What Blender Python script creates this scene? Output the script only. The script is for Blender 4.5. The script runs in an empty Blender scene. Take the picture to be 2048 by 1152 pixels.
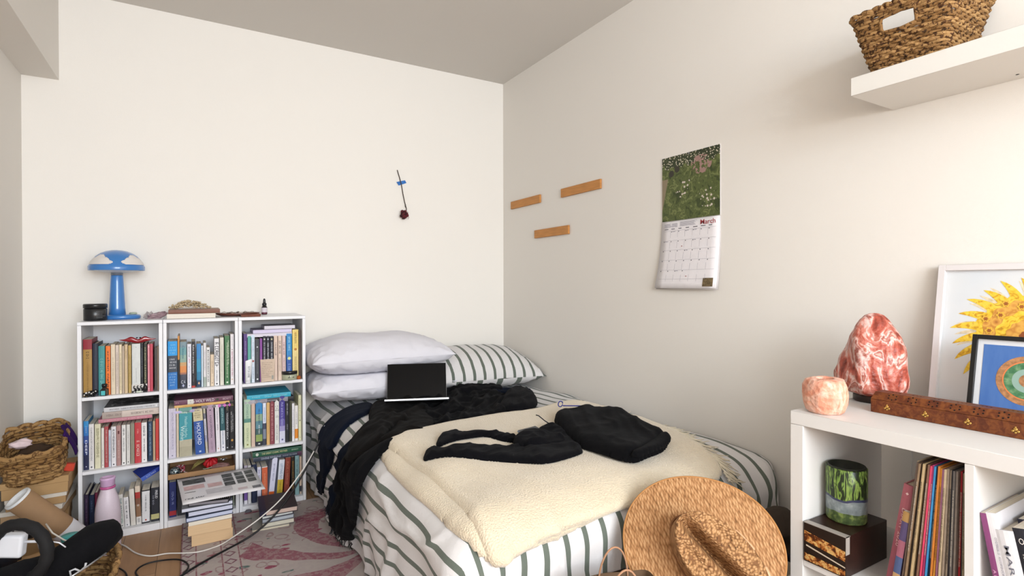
import bpy, bmesh, math, random
from mathutils import Vector, Matrix, Euler, noise
from mathutils.bvhtree import BVHTree
PI = math.pi
S = bpy.context.scene
COL = S.collection
# ---------------------------------------------------------------- camera
CAM = Vector((-1.8247, -3.2014, 1.0896)); FPX = 1081.87
_y, _p, _r = -.5338, -.0063, -.0020
FW = Vector((math.sin(-_y)*math.cos(_p), math.cos(_y)*math.cos(_p), math.sin(_p)))
_rt = FW.cross(Vector((0, 0, 1))).normalized(); _up = _rt.cross(FW)
RT = math.cos(_r)*_rt+math.sin(_r)*_up; UP = -math.sin(_r)*_rt+math.cos(_r)*_up
cd = bpy.data.cameras.new('camera'); cd.sensor_width = 36; cd.lens = FPX/2048*36; cd.clip_start = .02
cam = bpy.data.objects.new('camera', cd); COL.objects.link(cam)
cam.matrix_world = Matrix(((RT.x, UP.x, -FW.x, CAM.x), (RT.y, UP.y, -FW.y, CAM.y), (RT.z, UP.z, -FW.z, CAM.z), (0, 0, 0, 1)))
S.camera = cam
# ---------------------------------------------------------------- view, world, light
S.view_settings.view_transform = 'Standard'; S.view_settings.look = 'None'
S.view_settings.exposure = 0.04; S.view_settings.gamma = 1; S.view_settings.use_curve_mapping = False
w = bpy.data.worlds.new('sky'); S.world = w; w.use_nodes = True
nt = w.node_tree; bg = nt.nodes['Background']
bg.inputs[0].default_value = (.80, .90, 1, 1); bg.inputs[1].default_value = 1.0
def area(name, loc, rot, sx, sy, power, color):
    l = bpy.data.lights.new(name, 'AREA'); l.shape = 'RECTANGLE'; l.size = sx; l.size_y = sy
    l.energy = power; l.color = color
    o = bpy.data.objects.new(name, l); COL.objects.link(o); o.location = loc; o.rotation_euler = rot
    return o
# daylight entering by the window behind the photographer: cool sky light falling down into the room,
# warmer light bounced off the ground outside going up
area('window_sky_light', (-1.45, -5.30, 1.75), (math.radians(71), 0, 0), 1.9, 1.1, 122, (.80, .89, .98))
area('window_ground_light', (-1.45, -5.30, 1.15), (math.radians(104), 0, 0), 1.9, .8, 38, (1.0, .86, .72))

def at(px, py, ax, val):            # where the sight line of a photo point meets the plane axis=val
    d = FW+(px-1024)/FPX*RT-(py-576)/FPX*UP
    return CAM+d*((val-CAM[ax])/d[ax])
# ---------------------------------------------------------------- materials
MC = {}
def srgb(h):
    if isinstance(h, str):
        c = [int(h[i:i+2], 16)/255 for i in (0, 2, 4)]
        return tuple(x/12.92 if x <= .04045 else ((x+.055)/1.055)**2.4 for x in c)
    return tuple(h[:3])
def mat(c, rough=.6, metal=0, var=0, vscale=30, bump=0, bscale=200, spec=.4, coat=0, sub=0, trans=0, alpha=1, name=None, stretch=None):
    key = (c, rough, metal, var, vscale, bump, bscale, spec, coat, sub, trans, alpha, stretch)
    if key in MC: return MC[key]
    m = bpy.data.materials.new(name or 'mat'); m.use_nodes = True; MC[key] = m
    n = m.node_tree.nodes; L = m.node_tree.links; b = n['Principled BSDF']; rgb = srgb(c)
    b.inputs['Base Color'].default_value = (*rgb, 1); b.inputs['Roughness'].default_value = rough
    b.inputs['Metallic'].default_value = metal; b.inputs['Specular IOR Level'].default_value = spec
    b.inputs['Coat Weight'].default_value = coat; b.inputs['Transmission Weight'].default_value = trans
    if sub: b.inputs['Subsurface Weight'].default_value = sub; b.inputs['Subsurface Radius'].default_value = (.03, .012, .008); b.inputs['Subsurface Scale'].default_value = .5
    if alpha < 1: b.inputs['Alpha'].default_value = alpha
    if var or bump:
        tc = n.new('ShaderNodeTexCoord'); src = tc.outputs['Object']
        if stretch:
            mp = n.new('ShaderNodeMapping'); mp.inputs['Scale'].default_value = stretch
            L.new(src, mp.inputs[0]); src = mp.outputs[0]
    if var:
        t = n.new('ShaderNodeTexNoise'); t.inputs['Scale'].default_value = vscale; t.inputs['Detail'].default_value = 4
        L.new(src, t.inputs['Vector'])
        mx = n.new('ShaderNodeMix'); mx.data_type = 'RGBA'
        rp = n.new('ShaderNodeMapRange'); rp.inputs[1].default_value = .3; rp.inputs[2].default_value = .7
        L.new(t.outputs['Fac'], rp.inputs[0]); L.new(rp.outputs[0], mx.inputs[0])
        mx.inputs[6].default_value = (*[x*(1-var) for x in rgb], 1); mx.inputs[7].default_value = (*[min(1, x*(1+var)) for x in rgb], 1)
        L.new(mx.outputs[2], b.inputs['Base Color'])
    if bump:
        t2 = n.new('ShaderNodeTexNoise'); t2.inputs['Scale'].default_value = bscale; t2.inputs['Detail'].default_value = 3
        L.new(src, t2.inputs['Vector'])
        bp = n.new('ShaderNodeBump'); bp.inputs['Strength'].default_value = min(1, bump); bp.inputs['Distance'].default_value = .002
        L.new(t2.outputs['Fac'], bp.inputs['Height']); L.new(bp.outputs[0], b.inputs['Normal'])
    return m
class NB:                              # small node-graph helper for the custom materials
    def __init__(s, name, rough=.7):
        s.m = bpy.data.materials.new(name); s.m.use_nodes = True; s.n = s.m.node_tree.nodes; s.L = s.m.node_tree.links
        s.b = s.n['Principled BSDF']; s.b.inputs['Roughness'].default_value = rough
        s.b.inputs['Specular IOR Level'].default_value = .3
        s.tc = s.n.new('ShaderNodeTexCoord')
    def set(s, sock, v):
        if hasattr(v, 'is_output') or isinstance(v, bpy.types.NodeSocket): s.L.new(v, sock)
        elif isinstance(v, str): sock.default_value = (*srgb(v), 1)
        elif isinstance(v, tuple) and len(v) == 3 and sock.type == 'RGBA': sock.default_value = (*v, 1)
        else: sock.default_value = v
    def math(s, op, a, b=0.0, c=0.0):
        k = s.n.new('ShaderNodeMath'); k.operation = op
        s.set(k.inputs[0], a); s.set(k.inputs[1], b); s.set(k.inputs[2], c); return k.outputs[0]
    def sep(s, v):
        k = s.n.new('ShaderNodeSeparateXYZ'); s.L.new(v, k.inputs[0]); return k.outputs
    def mapping(s, v, scale=(1, 1, 1), rot=(0, 0, 0), loc=(0, 0, 0)):
        k = s.n.new('ShaderNodeMapping'); k.inputs['Scale'].default_value = scale; k.inputs['Rotation'].default_value = rot; k.inputs['Location'].default_value = loc
        s.L.new(v, k.inputs[0]); return k.outputs[0]
    def noise(s, v, scale, detail=3, dist=0, out='Fac'):
        k = s.n.new('ShaderNodeTexNoise'); k.inputs['Scale'].default_value = scale; k.inputs['Detail'].default_value = detail; k.inputs['Distortion'].default_value = dist
        s.L.new(v, k.inputs['Vector']); return k.outputs[out]
    def vor(s, v, scale, feat='F1', out='Distance', rnd=1.0):
        k = s.n.new('ShaderNodeTexVoronoi'); k.feature = feat; k.inputs['Scale'].default_value = scale; k.inputs['Randomness'].default_value = rnd
        s.L.new(v, k.inputs['Vector']); return k.outputs[out]
    def ramp(s, f, stops, interp='LINEAR'):
        k = s.n.new('ShaderNodeValToRGB'); r = k.color_ramp; r.interpolation = interp
        while len(r.elements) < len(stops): r.elements.new(.5)
        for e, (p, c) in zip(r.elements, stops): e.position = p; e.color = (*srgb(c), 1)
        s.set(k.inputs[0], f); return k.outputs[0]
    def mix(s, f, a, b):
        k = s.n.new('ShaderNodeMix'); k.data_type = 'RGBA'; s.set(k.inputs[0], f); s.set(k.inputs[6], a); s.set(k.inputs[7], b); return k.outputs[2]
    def col(s, c): s.set(s.b.inputs['Base Color'], c); return s
    def bump(s, h, strength=.5, dist=.003):
        k = s.n.new('ShaderNodeBump'); k.inputs['Strength'].default_value = strength; k.inputs['Distance'].default_value = dist
        s.L.new(h, k.inputs['Height']); s.L.new(k.outputs[0], s.b.inputs['Normal']); return s
# ---------------------------------------------------------------- mesh helpers
class MB:
    def __init__(s): s.bm = bmesh.new(); s.mats = []; s.uv = None
    def mi(s, m):
        if m not in s.mats: s.mats.append(m)
        return s.mats.index(m)
    def face(s, vs, m, smooth=False):
        try: f = s.bm.faces.new(vs)
        except ValueError: return None
        f.material_index = s.mi(m); f.smooth = smooth; return f
    def box(s, a, b, m, M=None, bev=0, seg=1):
        x0, y0, z0 = a; x1, y1, z1 = b
        P = [(x0, y0, z0), (x1, y0, z0), (x1, y1, z0), (x0, y1, z0), (x0, y0, z1), (x1, y0, z1), (x1, y1, z1), (x0, y1, z1)]
        v = [s.bm.verts.new((M @ Vector(p)) if M else p) for p in P]
        fs = [s.face([v[i] for i in q], m) for q in ((3, 2, 1, 0), (4, 5, 6, 7), (0, 1, 5, 4), (1, 2, 6, 5), (2, 3, 7, 6), (3, 0, 4, 7))]
        if bev:
            es = list({e for f in fs for e in f.edges})
            r = bmesh.ops.bevel(s.bm, geom=es, offset=bev, segments=seg, affect='EDGES', profile=.5)
            for f in r['faces']: f.material_index = s.mi(m); f.smooth = True
        return s
    def quad(s, pts, m, smooth=False): s.face([s.bm.verts.new(p) for p in pts], m, smooth); return s
    def lathe(s, prof, m, M=None, seg=32, smooth=True, fn=None, cap=True):
        rings = []
        for r, z in prof:
            ring = []
            for i in range(seg):
                a = 2*PI*i/seg; p = Vector((r*math.cos(a), r*math.sin(a), z))
                if fn: p = Vector(fn(p, a))
                ring.append(s.bm.verts.new((M @ p) if M else p))
            rings.append(ring)
        for A, B in zip(rings, rings[1:]):
            for i in range(seg):
                j = (i+1) % seg; s.face([A[i], A[j], B[j], B[i]], m, smooth)
        if cap:
            if prof[0][0] > 1e-5: s.face(rings[0][::-1], m)
            if prof[-1][0] > 1e-5: s.face(rings[-1], m)
        return s
    def tube(s, pts, r, m, seg=8, smooth=True, cap=True, flat=None):
        pts = [Vector(p) for p in pts]; rings = []; n0 = None
        for i, p in enumerate(pts):
            t = (pts[min(i+1, len(pts)-1)]-pts[max(i-1, 0)]).normalized()
            if n0 is None:
                n0 = t.cross(Vector((0, 0, 1)))
                if n0.length < .1: n0 = t.cross(Vector((1, 0, 0)))
            n0 = (n0-t*n0.dot(t)).normalized(); b = t.cross(n0)
            rr = r[i] if isinstance(r, (list, tuple)) else r
            k = flat or 1
            rings.append([s.bm.verts.new(p+rr*(math.cos(2*PI*j/seg)*n0+k*math.sin(2*PI*j/seg)*b)) for j in range(seg)])
        for A, B in zip(rings, rings[1:]):
            for j in range(seg): s.face([A[j], A[(j+1) % seg], B[(j+1) % seg], B[j]], m, smooth)
        if cap: s.face(rings[0][::-1], m); s.face(rings[-1], m)
        return s
    def blob(s, c, r, m, seed=0, amp=.2, freq=2., sub=3, M=None):
        g = bmesh.ops.create_icosphere(s.bm, subdivisions=sub, radius=1)
        for v in g['verts']:
            n = v.co.normalized(); k = 1+amp*noise.noise(n*freq+Vector((seed*7.3, seed, 1)))+amp*.4*noise.noise(n*freq*2.7+Vector((seed, 3, seed)))
            p = Vector((n.x*r[0]*k, n.y*r[1]*k, n.z*r[2]*k))
            v.co = Vector(c)+((M @ p) if M else p)
        for f in {f for v in g['verts'] for f in v.link_faces}: f.material_index = s.mi(m); f.smooth = True
        return s
    def grid(s, nu, nv, fn, m, smooth=True, uv=None, closeu=False):
        if uv and s.uv is None: s.uv = s.bm.loops.layers.uv.new('UVMap')
        V = [[s.bm.verts.new(fn(i/(nu-1), j/(nv-1))) for j in range(nv)] for i in range(nu)]
        for i in range(nu-1):
            for j in range(nv-1):
                f = s.face([V[i][j], V[i+1][j], V[i+1][j+1], V[i][j+1]], m, smooth)
                if f and uv:
                    for l, (a, b) in zip(f.loops, ((i, j), (i+1, j), (i+1, j+1), (i, j+1))): l[s.uv].uv = uv(a/(nu-1), b/(nv-1))
        return V
    def prism(s, poly, z0, z1, m, M=None, smooth=False):
        f = lambda p, z: (M @ Vector((p[0], p[1], z))) if M else Vector((p[0], p[1], z))
        A = [s.bm.verts.new(f(p, z0)) for p in poly]; B = [s.bm.verts.new(f(p, z1)) for p in poly]
        s.face(A[::-1], m); s.face(B, m)
        for i in range(len(poly)):
            j = (i+1) % len(poly); s.face([A[i], A[j], B[j], B[i]], m, smooth)
        return s
    def mesh(s, name):
        bmesh.ops.recalc_face_normals(s.bm, faces=s.bm.faces)
        me = bpy.data.meshes.new(name); s.bm.to_mesh(me); s.bm.free()
        for m in s.mats: me.materials.append(m)
        return me
def link(name, me, parent=None, loc=None, rot=None):
    o = bpy.data.objects.new(name, me); COL.objects.link(o)
    if parent: o.parent = parent
    if loc is not None: o.location = loc
    if rot is not None: o.rotation_euler = rot
    return o
def build(name, mb, parent=None, loc=None, rot=None): return link(name, mb.mesh(name), parent, loc, rot)
def thing(name, label, cat, loc=(0, 0, 0), rot=(0, 0, 0), group=None):
    o = bpy.data.objects.new(name, None); o.empty_display_size = .05; COL.objects.link(o)
    o.location = loc; o.rotation_euler = rot; return tag(o, label, cat, group)
def tag(o, label, cat, group=None):
    o['label'] = label; o['category'] = cat
    if group: o['group'] = group
    return o
def struct(name, mb):
    o = build(name, mb); o['kind'] = 'structure'; return o
def bevel(o, w=.002, seg=2):
    b = o.modifiers.new('bevel', 'BEVEL'); b.width = w; b.segments = seg; b.limit_method = 'ANGLE'; b.angle_limit = math.radians(40); b.harden_normals = False; return o
def subsurf(o, n=1): b = o.modifiers.new('sub', 'SUBSURF'); b.levels = n; b.render_levels = n; return o
def solid(o, t, off=-1): b = o.modifiers.new('solid', 'SOLIDIFY'); b.thickness = t; b.offset = off; return o
TXT = {}
def textmesh(s, m):
    """flat lettering in the XZ plane, facing -Y, centred, height-normalised: returns mesh, width, height"""
    k = (s, m.name)
    if k in TXT: return TXT[k]
    c = bpy.data.curves.new('t', 'FONT'); c.body = s; c.size = 1; c.align_x = 'CENTER'; c.align_y = 'CENTER'; c.resolution_u = 2; c.offset = .004
    o = bpy.data.objects.new('t', c); COL.objects.link(o)
    me = bpy.data.meshes.new_from_object(o); bpy.data.objects.remove(o)
    xs = [v.co.x for v in me.vertices]; ys = [v.co.y for v in me.vertices]
    cx, cy = (max(xs)+min(xs))/2, (max(ys)+min(ys))/2; W, H = max(xs)-min(xs), max(ys)-min(ys)
    for v in me.vertices: v.co = Vector((v.co.x-cx, 0, v.co.y-cy))
    me.materials.clear(); me.materials.append(m); TXT[k] = (me, W, H); return TXT[k]
def word(name, s, m, W, H, parent, loc, rot=(0, 0, 0)):
    me, w0, h0 = textmesh(s, m)
    o = link(name, me, parent, loc, rot); o.scale = (W/w0, 1, H/h0); return o
def glyphs(mb, x0, x1, zc, h, m, y, rnd, vertical=True, f=lambda a, b: None, dens=.8):
    """small unreadable letter strokes along x from x0 to x1, centred on height zc, via map f(along, across)->point"""
    x = x0
    while x < x1-h*.3:
        wd = h*rnd.uniform(.35, .65)
        if rnd.random() < .15: x += h*.4; continue
        t = h*.17; k = rnd.random()
        R = [(x, x+t, 0, 1)]
        if k < .4: R += [(x, x+wd, .42, .6)]
        if k > .25: R += [(x, x+wd, .83, 1)]
        if k > .5: R += [(x, x+wd, 0, .17)]
        if rnd.random() < .5: R += [(x+wd-t, x+wd, 0, rnd.choice((.5, 1)))]
        for a, b, c, d in R:
            mb.quad([f(a, zc-h/2+c*h), f(b, zc-h/2+c*h), f(b, zc-h/2+d*h), f(a, zc-h/2+d*h)], m)
        x += wd+h*.22
# ================================================================ THE ROOM
XL, YB, YF, H = -2.479, 0.0, -5.2, 2.45
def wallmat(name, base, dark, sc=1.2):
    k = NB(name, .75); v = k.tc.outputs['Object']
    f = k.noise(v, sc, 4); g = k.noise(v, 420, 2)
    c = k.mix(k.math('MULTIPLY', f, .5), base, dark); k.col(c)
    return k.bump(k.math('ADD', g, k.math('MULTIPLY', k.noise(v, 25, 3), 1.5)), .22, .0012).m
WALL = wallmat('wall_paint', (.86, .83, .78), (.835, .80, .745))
WALL_SHADED = wallmat('wall_paint_shaded', (.785, .75, .70), (.76, .72, .665))  # same wall paint, with the side walls' dimmer light put into its colour
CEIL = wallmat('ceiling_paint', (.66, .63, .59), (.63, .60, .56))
def slab(name, a, b, m): return struct(name, MB().box(a, b, m))
slab('wall_back', (XL-.15, 0, -.1), (.15, .15, H), WALL)
slab('wall_right', (0, YF-.15, -.1), (.15, 0, H), WALL_SHADED)
slab('wall_left', (XL-.15, YF-.15, -.1), (XL, 0, H), WALL_SHADED)
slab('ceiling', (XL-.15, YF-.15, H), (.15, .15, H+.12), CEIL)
slab('trim_1', (XL, YF, 2.033), (-2.347, 0, H), WALL_SHADED)
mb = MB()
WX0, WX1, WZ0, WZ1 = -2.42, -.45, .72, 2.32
mb.box((XL, YF-.15, -.1), (0, YF, WZ0), WALL_SHADED).box((XL, YF-.15, WZ1), (0, YF, H), WALL_SHADED)
mb.box((XL, YF-.15, WZ0), (WX0, YF, WZ1), WALL_SHADED).box((WX1, YF-.15, WZ0), (0, YF, WZ1), WALL_SHADED)
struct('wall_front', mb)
# window with frame, mullion and panes
WF = mat('E8E6E0', .35)
mb = MB()
for a, b in (((WX0, WZ0), (WX1, WZ0+.06)), ((WX0, WZ1-.06), (WX1, WZ1)), ((WX0, WZ0), (WX0+.06, WZ1)), ((WX1-.06, WZ0), (WX1, WZ1)), (((WX0+WX1)/2-.03, WZ0), ((WX0+WX1)/2+.03, WZ1))):
    mb.box((a[0], YF-.10, a[1]), (b[0], YF-.05, b[1]), WF)
wd = struct('window_1', mb); bevel(wd, .004)
# floor
k = NB('oak_floor', .45); v = k.tc.outputs['Object']
br = k.n.new('ShaderNodeTexBrick'); k.L.new(k.mapping(v, (1, 1, 1), (0, 0, PI/2)), br.inputs['Vector'])
br.inputs['Scale'].default_value = 1; br.inputs['Brick Width'].default_value = 1.2; br.inputs['Row Height'].default_value = .13
br.inputs['Mortar Size'].default_value = .0012; br.offset = .37
for i, c in ((0, 'A8825E'), (1, 'BC9670'), (2, '5E4530')): br.inputs[i+1].default_value = (*srgb(c), 1)
gr = k.noise(k.mapping(v, (60, 3, 1)), 1.0, 5, .6)
k.col(k.mix(k.math('MULTIPLY', gr, .55), br.outputs['Color'], '7C5A3C')); k.bump(gr, .15, .001)
slab('floor', (XL-.15, YF-.15, -.1), (.15, .15, 0), k.m)
# rug
RX, RY = -1.87, -.40
k = NB('faded_floral_rug', .95); v = k.tc.outputs['Object']; X, Y, Z = k.sep(v)
wob = k.noise(v, 7, 3, 0, 'Color')
vm = k.n.new('ShaderNodeVectorMath'); vm.operation = 'MULTIPLY_ADD'; k.L.new(wob, vm.inputs[0]); vm.inputs[1].default_value = (.08, .08, 0); k.L.new(v, vm.inputs[2])
wv = vm.outputs[0]
base = k.mix(k.noise(v, 9, 3), 'B8AFA8', 'A09090')
# big petals radiating from a point under the bed edge
cx, cy = -1.20, -.98
dx = k.math('SUBTRACT', X, cx); dy = k.math('SUBTRACT', Y, cy)
ang = k.math('ARCTAN2', dy, dx); rad = k.math('SQRT', k.math('ADD', k.math('MULTIPLY', dx, dx), k.math('MULTIPLY', dy, dy)))
wn = k.math('MULTIPLY', k.math('SUBTRACT', k.noise(v, 3.5, 2), .5), 5.0)
pw = k.math('SINE', k.math('ADD', k.math('ADD', k.math('MULTIPLY', ang, 8.0), wn), k.math('MULTIPLY', rad, 11.0)))
thr = k.math('ADD', k.math('MULTIPLY', k.math('SINE', k.math('MULTIPLY', ang, 3.0)), .3), k.math('MULTIPLY', rad, 1.2))
pet = k.math('MULTIPLY', k.math('GREATER_THAN', pw, k.math('SUBTRACT', thr, .25)), k.math('LESS_THAN', k.math('ADD', rad, k.math('MULTIPLY', wn, .02)), .50))
pet2 = k.math('MULTIPLY', k.math('GREATER_THAN', k.math('ABSOLUTE', pw), .0), k.math('GREATER_THAN', rad, .0))
fl = k.math('LESS_THAN', k.vor(k.mapping(wv, (1, 2.2, 1), (0, 0, .6)), 9, 'F1'), .24)
fl2 = k.math('LESS_THAN', k.math('ABSOLUTE', k.math('SUBTRACT', k.vor(wv, 16, 'F1'), .32)), .05)
lf = k.math('LESS_THAN', k.vor(k.mapping(wv, (1, 2.6, 1), (0, 0, -.5), (3.3, 1, 0)), 7, 'F1'), .15)
outer = k.math('GREATER_THAN', rad, .30)
c = k.mix(k.math('MULTIPLY', fl, outer), base, '8E4A5C')
c = k.mix(k.math('MULTIPLY', k.math('MULTIPLY', fl2, outer), .5), c, '7D4A56')
c = k.mix(k.math('MULTIPLY', lf, outer), c, '5E6E6A')
c = k.mix(k.math('MULTIPLY', pet, .85), c, '8A4A5A')
# border bands at the left edge: lines at fixed x with small motifs
e = k.math('SUBTRACT', X, RX)
inb = k.math('LESS_THAN', e, .205)
my = k.math('ABSOLUTE', k.math('SUBTRACT', k.math('FRACT', k.math('MULTIPLY', Y, 14.0)), .5))
for c0, c1 in ((.005, .05), (.145, .195)):
    mid = (c0+c1)/2
    m1 = k.math('MULTIPLY', k.math('GREATER_THAN', e, c0), k.math('LESS_THAN', e, c1))
    dd = k.math('ADD', k.math('MULTIPLY', k.math('ABSOLUTE', k.math('SUBTRACT', e, mid)), 15.0), my)
    ring = k.math('LESS_THAN', k.math('ABSOLUTE', k.math('SUBTRACT', dd, .30)), .07)
    c = k.mix(k.math('MULTIPLY', m1, .9), c, 'AFA3A0')
    c = k.mix(k.math('MULTIPLY', m1, ring), c, '7A5560')
for ln in (.003, .053, .142, .203):
    c = k.mix(k.math('MULTIPLY', k.math('LESS_THAN', k.math('ABSOLUTE', k.math('SUBTRACT', e, ln)), .0025), .9), c, '86525C')
worn = k.noise(v, 60, 4)
c = k.mix(k.math('MULTIPLY', k.math('GREATER_THAN', worn, .52), .30), c, 'B5AAA2')
k.col(c); k.bump(k.noise(v, 500, 2), .4, .002)
rug = build('floral_rug', MB().box((RX, -3.3, 0), (-.06, RY+.07, .008), k.m, bev=.002))
tag(rug, 'faded pink and beige floral rug with patterned border lying beneath the bed', 'rug')

# ================================================================ BOOKCASES
WHITE = mat('E9EAEE', .42, var=.02, vscale=3)
BKW = .3025; BX = [-2.2413+i*BKW for i in range(3)]; BH = .935; BD = .327
RZ = [.616, .303, .030]           # top faces of the shelf boards
side = ['left', 'middle', 'right']
for i, x in enumerate(BX):
    t = thing('narrow_bookcase', f'{side[i]} one of the three narrow white bookcases against the wall', 'bookcase', (x, 0, 0), group='narrow white bookcases')
    W = BKW-.0015
    build('side_panel', MB().box((0, -BD, 0), (.014, -.004, BH-.0145), WHITE, bev=.0008), t)
    build('side_panel', MB().box((W-.014, -BD, 0), (W, -.004, BH-.0145), WHITE, bev=.0008), t)
    build('top_panel', MB().box((0, -BD, BH-.014), (W, -.004, BH), WHITE, bev=.0008), t)
    for z in RZ[:2]: build('shelf', MB().box((.0142, -BD+.001, z-.014), (W-.0142, -.008, z), WHITE, bev=.0008), t)
    build('bottom_panel', MB().box((.0142, -BD+.001, 0), (W-.0142, -.008, .03), WHITE, bev=.0008), t)
    build('back_panel', MB().box((.0142, -.008, 0), (W-.0142, -.004, BH-.0145), WHITE), t)
YS = -.300                        # spine plane of the books
PAGE = mat('E6DDCB', .9, var=.12, vscale=400, stretch=(1, .02, .02)); PAGE2 = mat('D9D6E2', .9, var=.06, vscale=300)
BRND = random.Random(5)
def book_meshes(w, h, d, cols, cover, hard, mark, pagec=None):
    """spine on the y=0 plane facing -y, width along x (centred), height along z; cols = [(fraction from top, colour)...]"""
    t = .0024 if hard else .0009; ov = .003 if hard else 0
    mb = MB(); mats = [(f, mat(c, .5, var=.05, vscale=60)) for f, c in cols]
    N = 4; zb = [h]+[h*(1-f) for f, c in mats[1:]]+[0]
    curv = min(.0035, w*.14) if hard else min(.0012, w*.06)
    xs = [-w/2+w*j/N for j in range(N+1)]; yy = [-curv*(1-(2*j/N-1)**2) for j in range(N+1)]
    for b in range(len(mats)):
        for j in range(N):
            mb.quad([(xs[j], yy[j], zb[b+1]), (xs[j+1], yy[j+1], zb[b+1]), (xs[j+1], yy[j+1], zb[b]), (xs[j], yy[j], zb[b])], mats[b][1], True)
    for z in (0, h):
        vs = [mb.bm.verts.new((xs[j], yy[j], z)) for j in range(N+1)]+[mb.bm.verts.new((w/2, t, z)), mb.bm.verts.new((-w/2, t, z))]
        mb.face(vs, mats[0][1] if z else mats[-1][1])
    cm = mat(cover, .5, var=.04, vscale=40)
    mb.box((-w/2, 0, 0), (-w/2+t, d, h), cm); mb.box((w/2-t, 0, 0), (w/2, d, h), cm); mb.box((-w/2+t, 0, 0), (w/2-t, t, h), cm)
    pg = MB().box((-w/2+t, t, ov), (w/2-t, d-ov, h-ov-.0004), pagec or PAGE)
    return mb, pg, curv
def book(label, loc, w, h, d, cols, texts=(), cover=None, hard=False, rot=(0, 0, 0), group=None, pagec=None, name='book'):
    cols = [(0, cols)] if isinstance(cols, str) else cols
    t = thing(name, label, 'book', loc, rot, group)
    cm, pg, curv = book_meshes(w, h, d, cols, cover or cols[0][1], hard, None, pagec)
    build('cover', cm, t); build('pages', pg, t)
    for tx in texts:
        s, zc, L, hf, c = tx[:5]; mode = tx[5] if len(tx) > 5 else 'down'; xo = tx[6] if len(tx) > 6 else 0
        m = mat(c, .5)
        if s[0] == '~':                 # writing too small to read
            g = MB(); y = -curv-.0006; hh = hf*w
            if mode == 'across':
                n = int(s[1:] or 1); 
                for q in range(n):
                    zz = (zc+L/2-L*(q+.5)/n)*h; ww = w*BRND.uniform(.55, .8)
                    glyphs(g, -ww/2, ww/2, zz, L*h/n*.55, m, y, BRND, f=lambda a, b: (a, y, b))
            else:
                sgn = 1 if mode == 'up' else -1
                glyphs(g, -L*h/2, L*h/2, 0, hh, m, y, BRND, f=lambda a, b: (-sgn*b+xo*w, y, sgn*a+zc*h))
            build('spine_lettering', g, t)
        elif s[0] == '#':               # a small emblem
            g = MB(); y = -curv-.0007; r = hf*w/2
            n = {'o': 14, 'd': 4, 's': 4}[s[1]]; a0 = PI/4 if s[1] == 's' else 0
            vs = [g.bm.verts.new((xo*w+r*math.sin(2*PI*i/n+a0), y, zc*h+(L or 1)*r*math.cos(2*PI*i/n+a0))) for i in range(n)]; g.face(vs, m)
            build('emblem', g, t)
        else:
            y = -curv-.0008
            if mode == 'across': word('spine_title', s, m, L*w, hf*h, t, (xo*w, y, zc*h))
            else: word('spine_title', s, m, L*h, hf*w, t, (xo*w, y, zc*h), (0, (PI/2 if mode == 'down' else -PI/2), 0))
    return t
def shelf_row(unit, row, items):
    """items: left px, right px, top px (at the spine), desc, colour bands, texts, options"""
    zf = RZ[row]+.0005; rowname = ('top', 'middle', 'bottom')[row]; prev = None
    xmin = BX[unit]+.0165; xmax = BX[unit]+BKW-.0175; cur = xmin
    for it in items:
        L, R, T, desc, cols = it[:5]; texts = it[5] if len(it) > 5 else (); o = it[6] if len(it) > 6 else {}
        ys = YS+o.get('dy', 0); ym = T+40
        xl = at(L, ym, 1, ys).x; xr = at(R, ym, 1, ys).x; zt = at((L+R)/2, T, 1, ys).z
        tilt = o.get('tilt', 0)
        if not tilt and not o.get('free'): xl = max(xl, cur); 
        xr = min(xr, xmax); w = max(.0045, xr-xl-.0012); xl = min(xl, xmax-w-.0005)
        if not tilt and not o.get('free'): cur = xl+w+.0008
        h = min(zt-zf, (.29 if row else .30)); d = o.get('d', min(.20, h*.66+BRND.uniform(-.008, .008)))
        d = min(d, -ys-.012)
        lab = f"{desc}, {side[unit]} bookcase, {rowname} shelf"
        if tilt:
            a = math.radians(tilt); zz = zf+abs(math.sin(a))*w/2*1.0; xc = (xl+xr)/2-math.sin(a)*h*.5
            book(lab, (xc, ys, zz), w, h/math.cos(a)-.004, d, cols, texts, o.get('cover'), o.get('hard', False), (0, a, 0), 'books in the white bookcases')
        else:
            book(lab, (xl+w/2, ys, zf), w, h, d, cols, texts, o.get('cover'), o.get('hard', False), (0, 0, 0), 'books in the white bookcases')
def flat_book(label, pl, pr, zt, zb, cols, texts=(), hard=False, y=YS, d=.15, flip=False, rz=0, cover=None, pagec=None, group='books in the white bookcases', name='book'):
    """a book lying flat, spine to the front (or page edges when flip); pl/pr photo columns of its ends, zt/zb heights"""
    ym = 576-((zt+zb)/2-CAM.z)/.0026
    xl = at(pl, ym, 1, y).x; xr = at(pr, ym, 1, y).x; w = zt-zb-.0006
    un = min(2, max(0, int(((xl+xr)/2-BX[0])/BKW)))
    if zt < BH: xl = max(xl, BX[un]+.016); xr = min(xr, BX[un]+BKW-.0175)
    L = xr-xl
    M = Matrix(((0, 0, 1, 0), (0, 1, 0, 0), (-1, 0, 0, 0), (0, 0, 0, 1))); loc = Vector((xl, y, (zt+zb)/2))
    if flip:                          # page edges towards the room
        M = Matrix(((0, 0, -1, 0), (0, -1, 0, 0), (-1, 0, 0, 0), (0, 0, 0, 1))); loc = Vector((xr, y+d, (zt+zb)/2))
    M = Matrix.Rotation(rz, 4, 'Z') @ M
    return book(label, loc, w, L, d, cols, texts, cover, hard, M.to_euler(), group, pagec, name)
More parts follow.
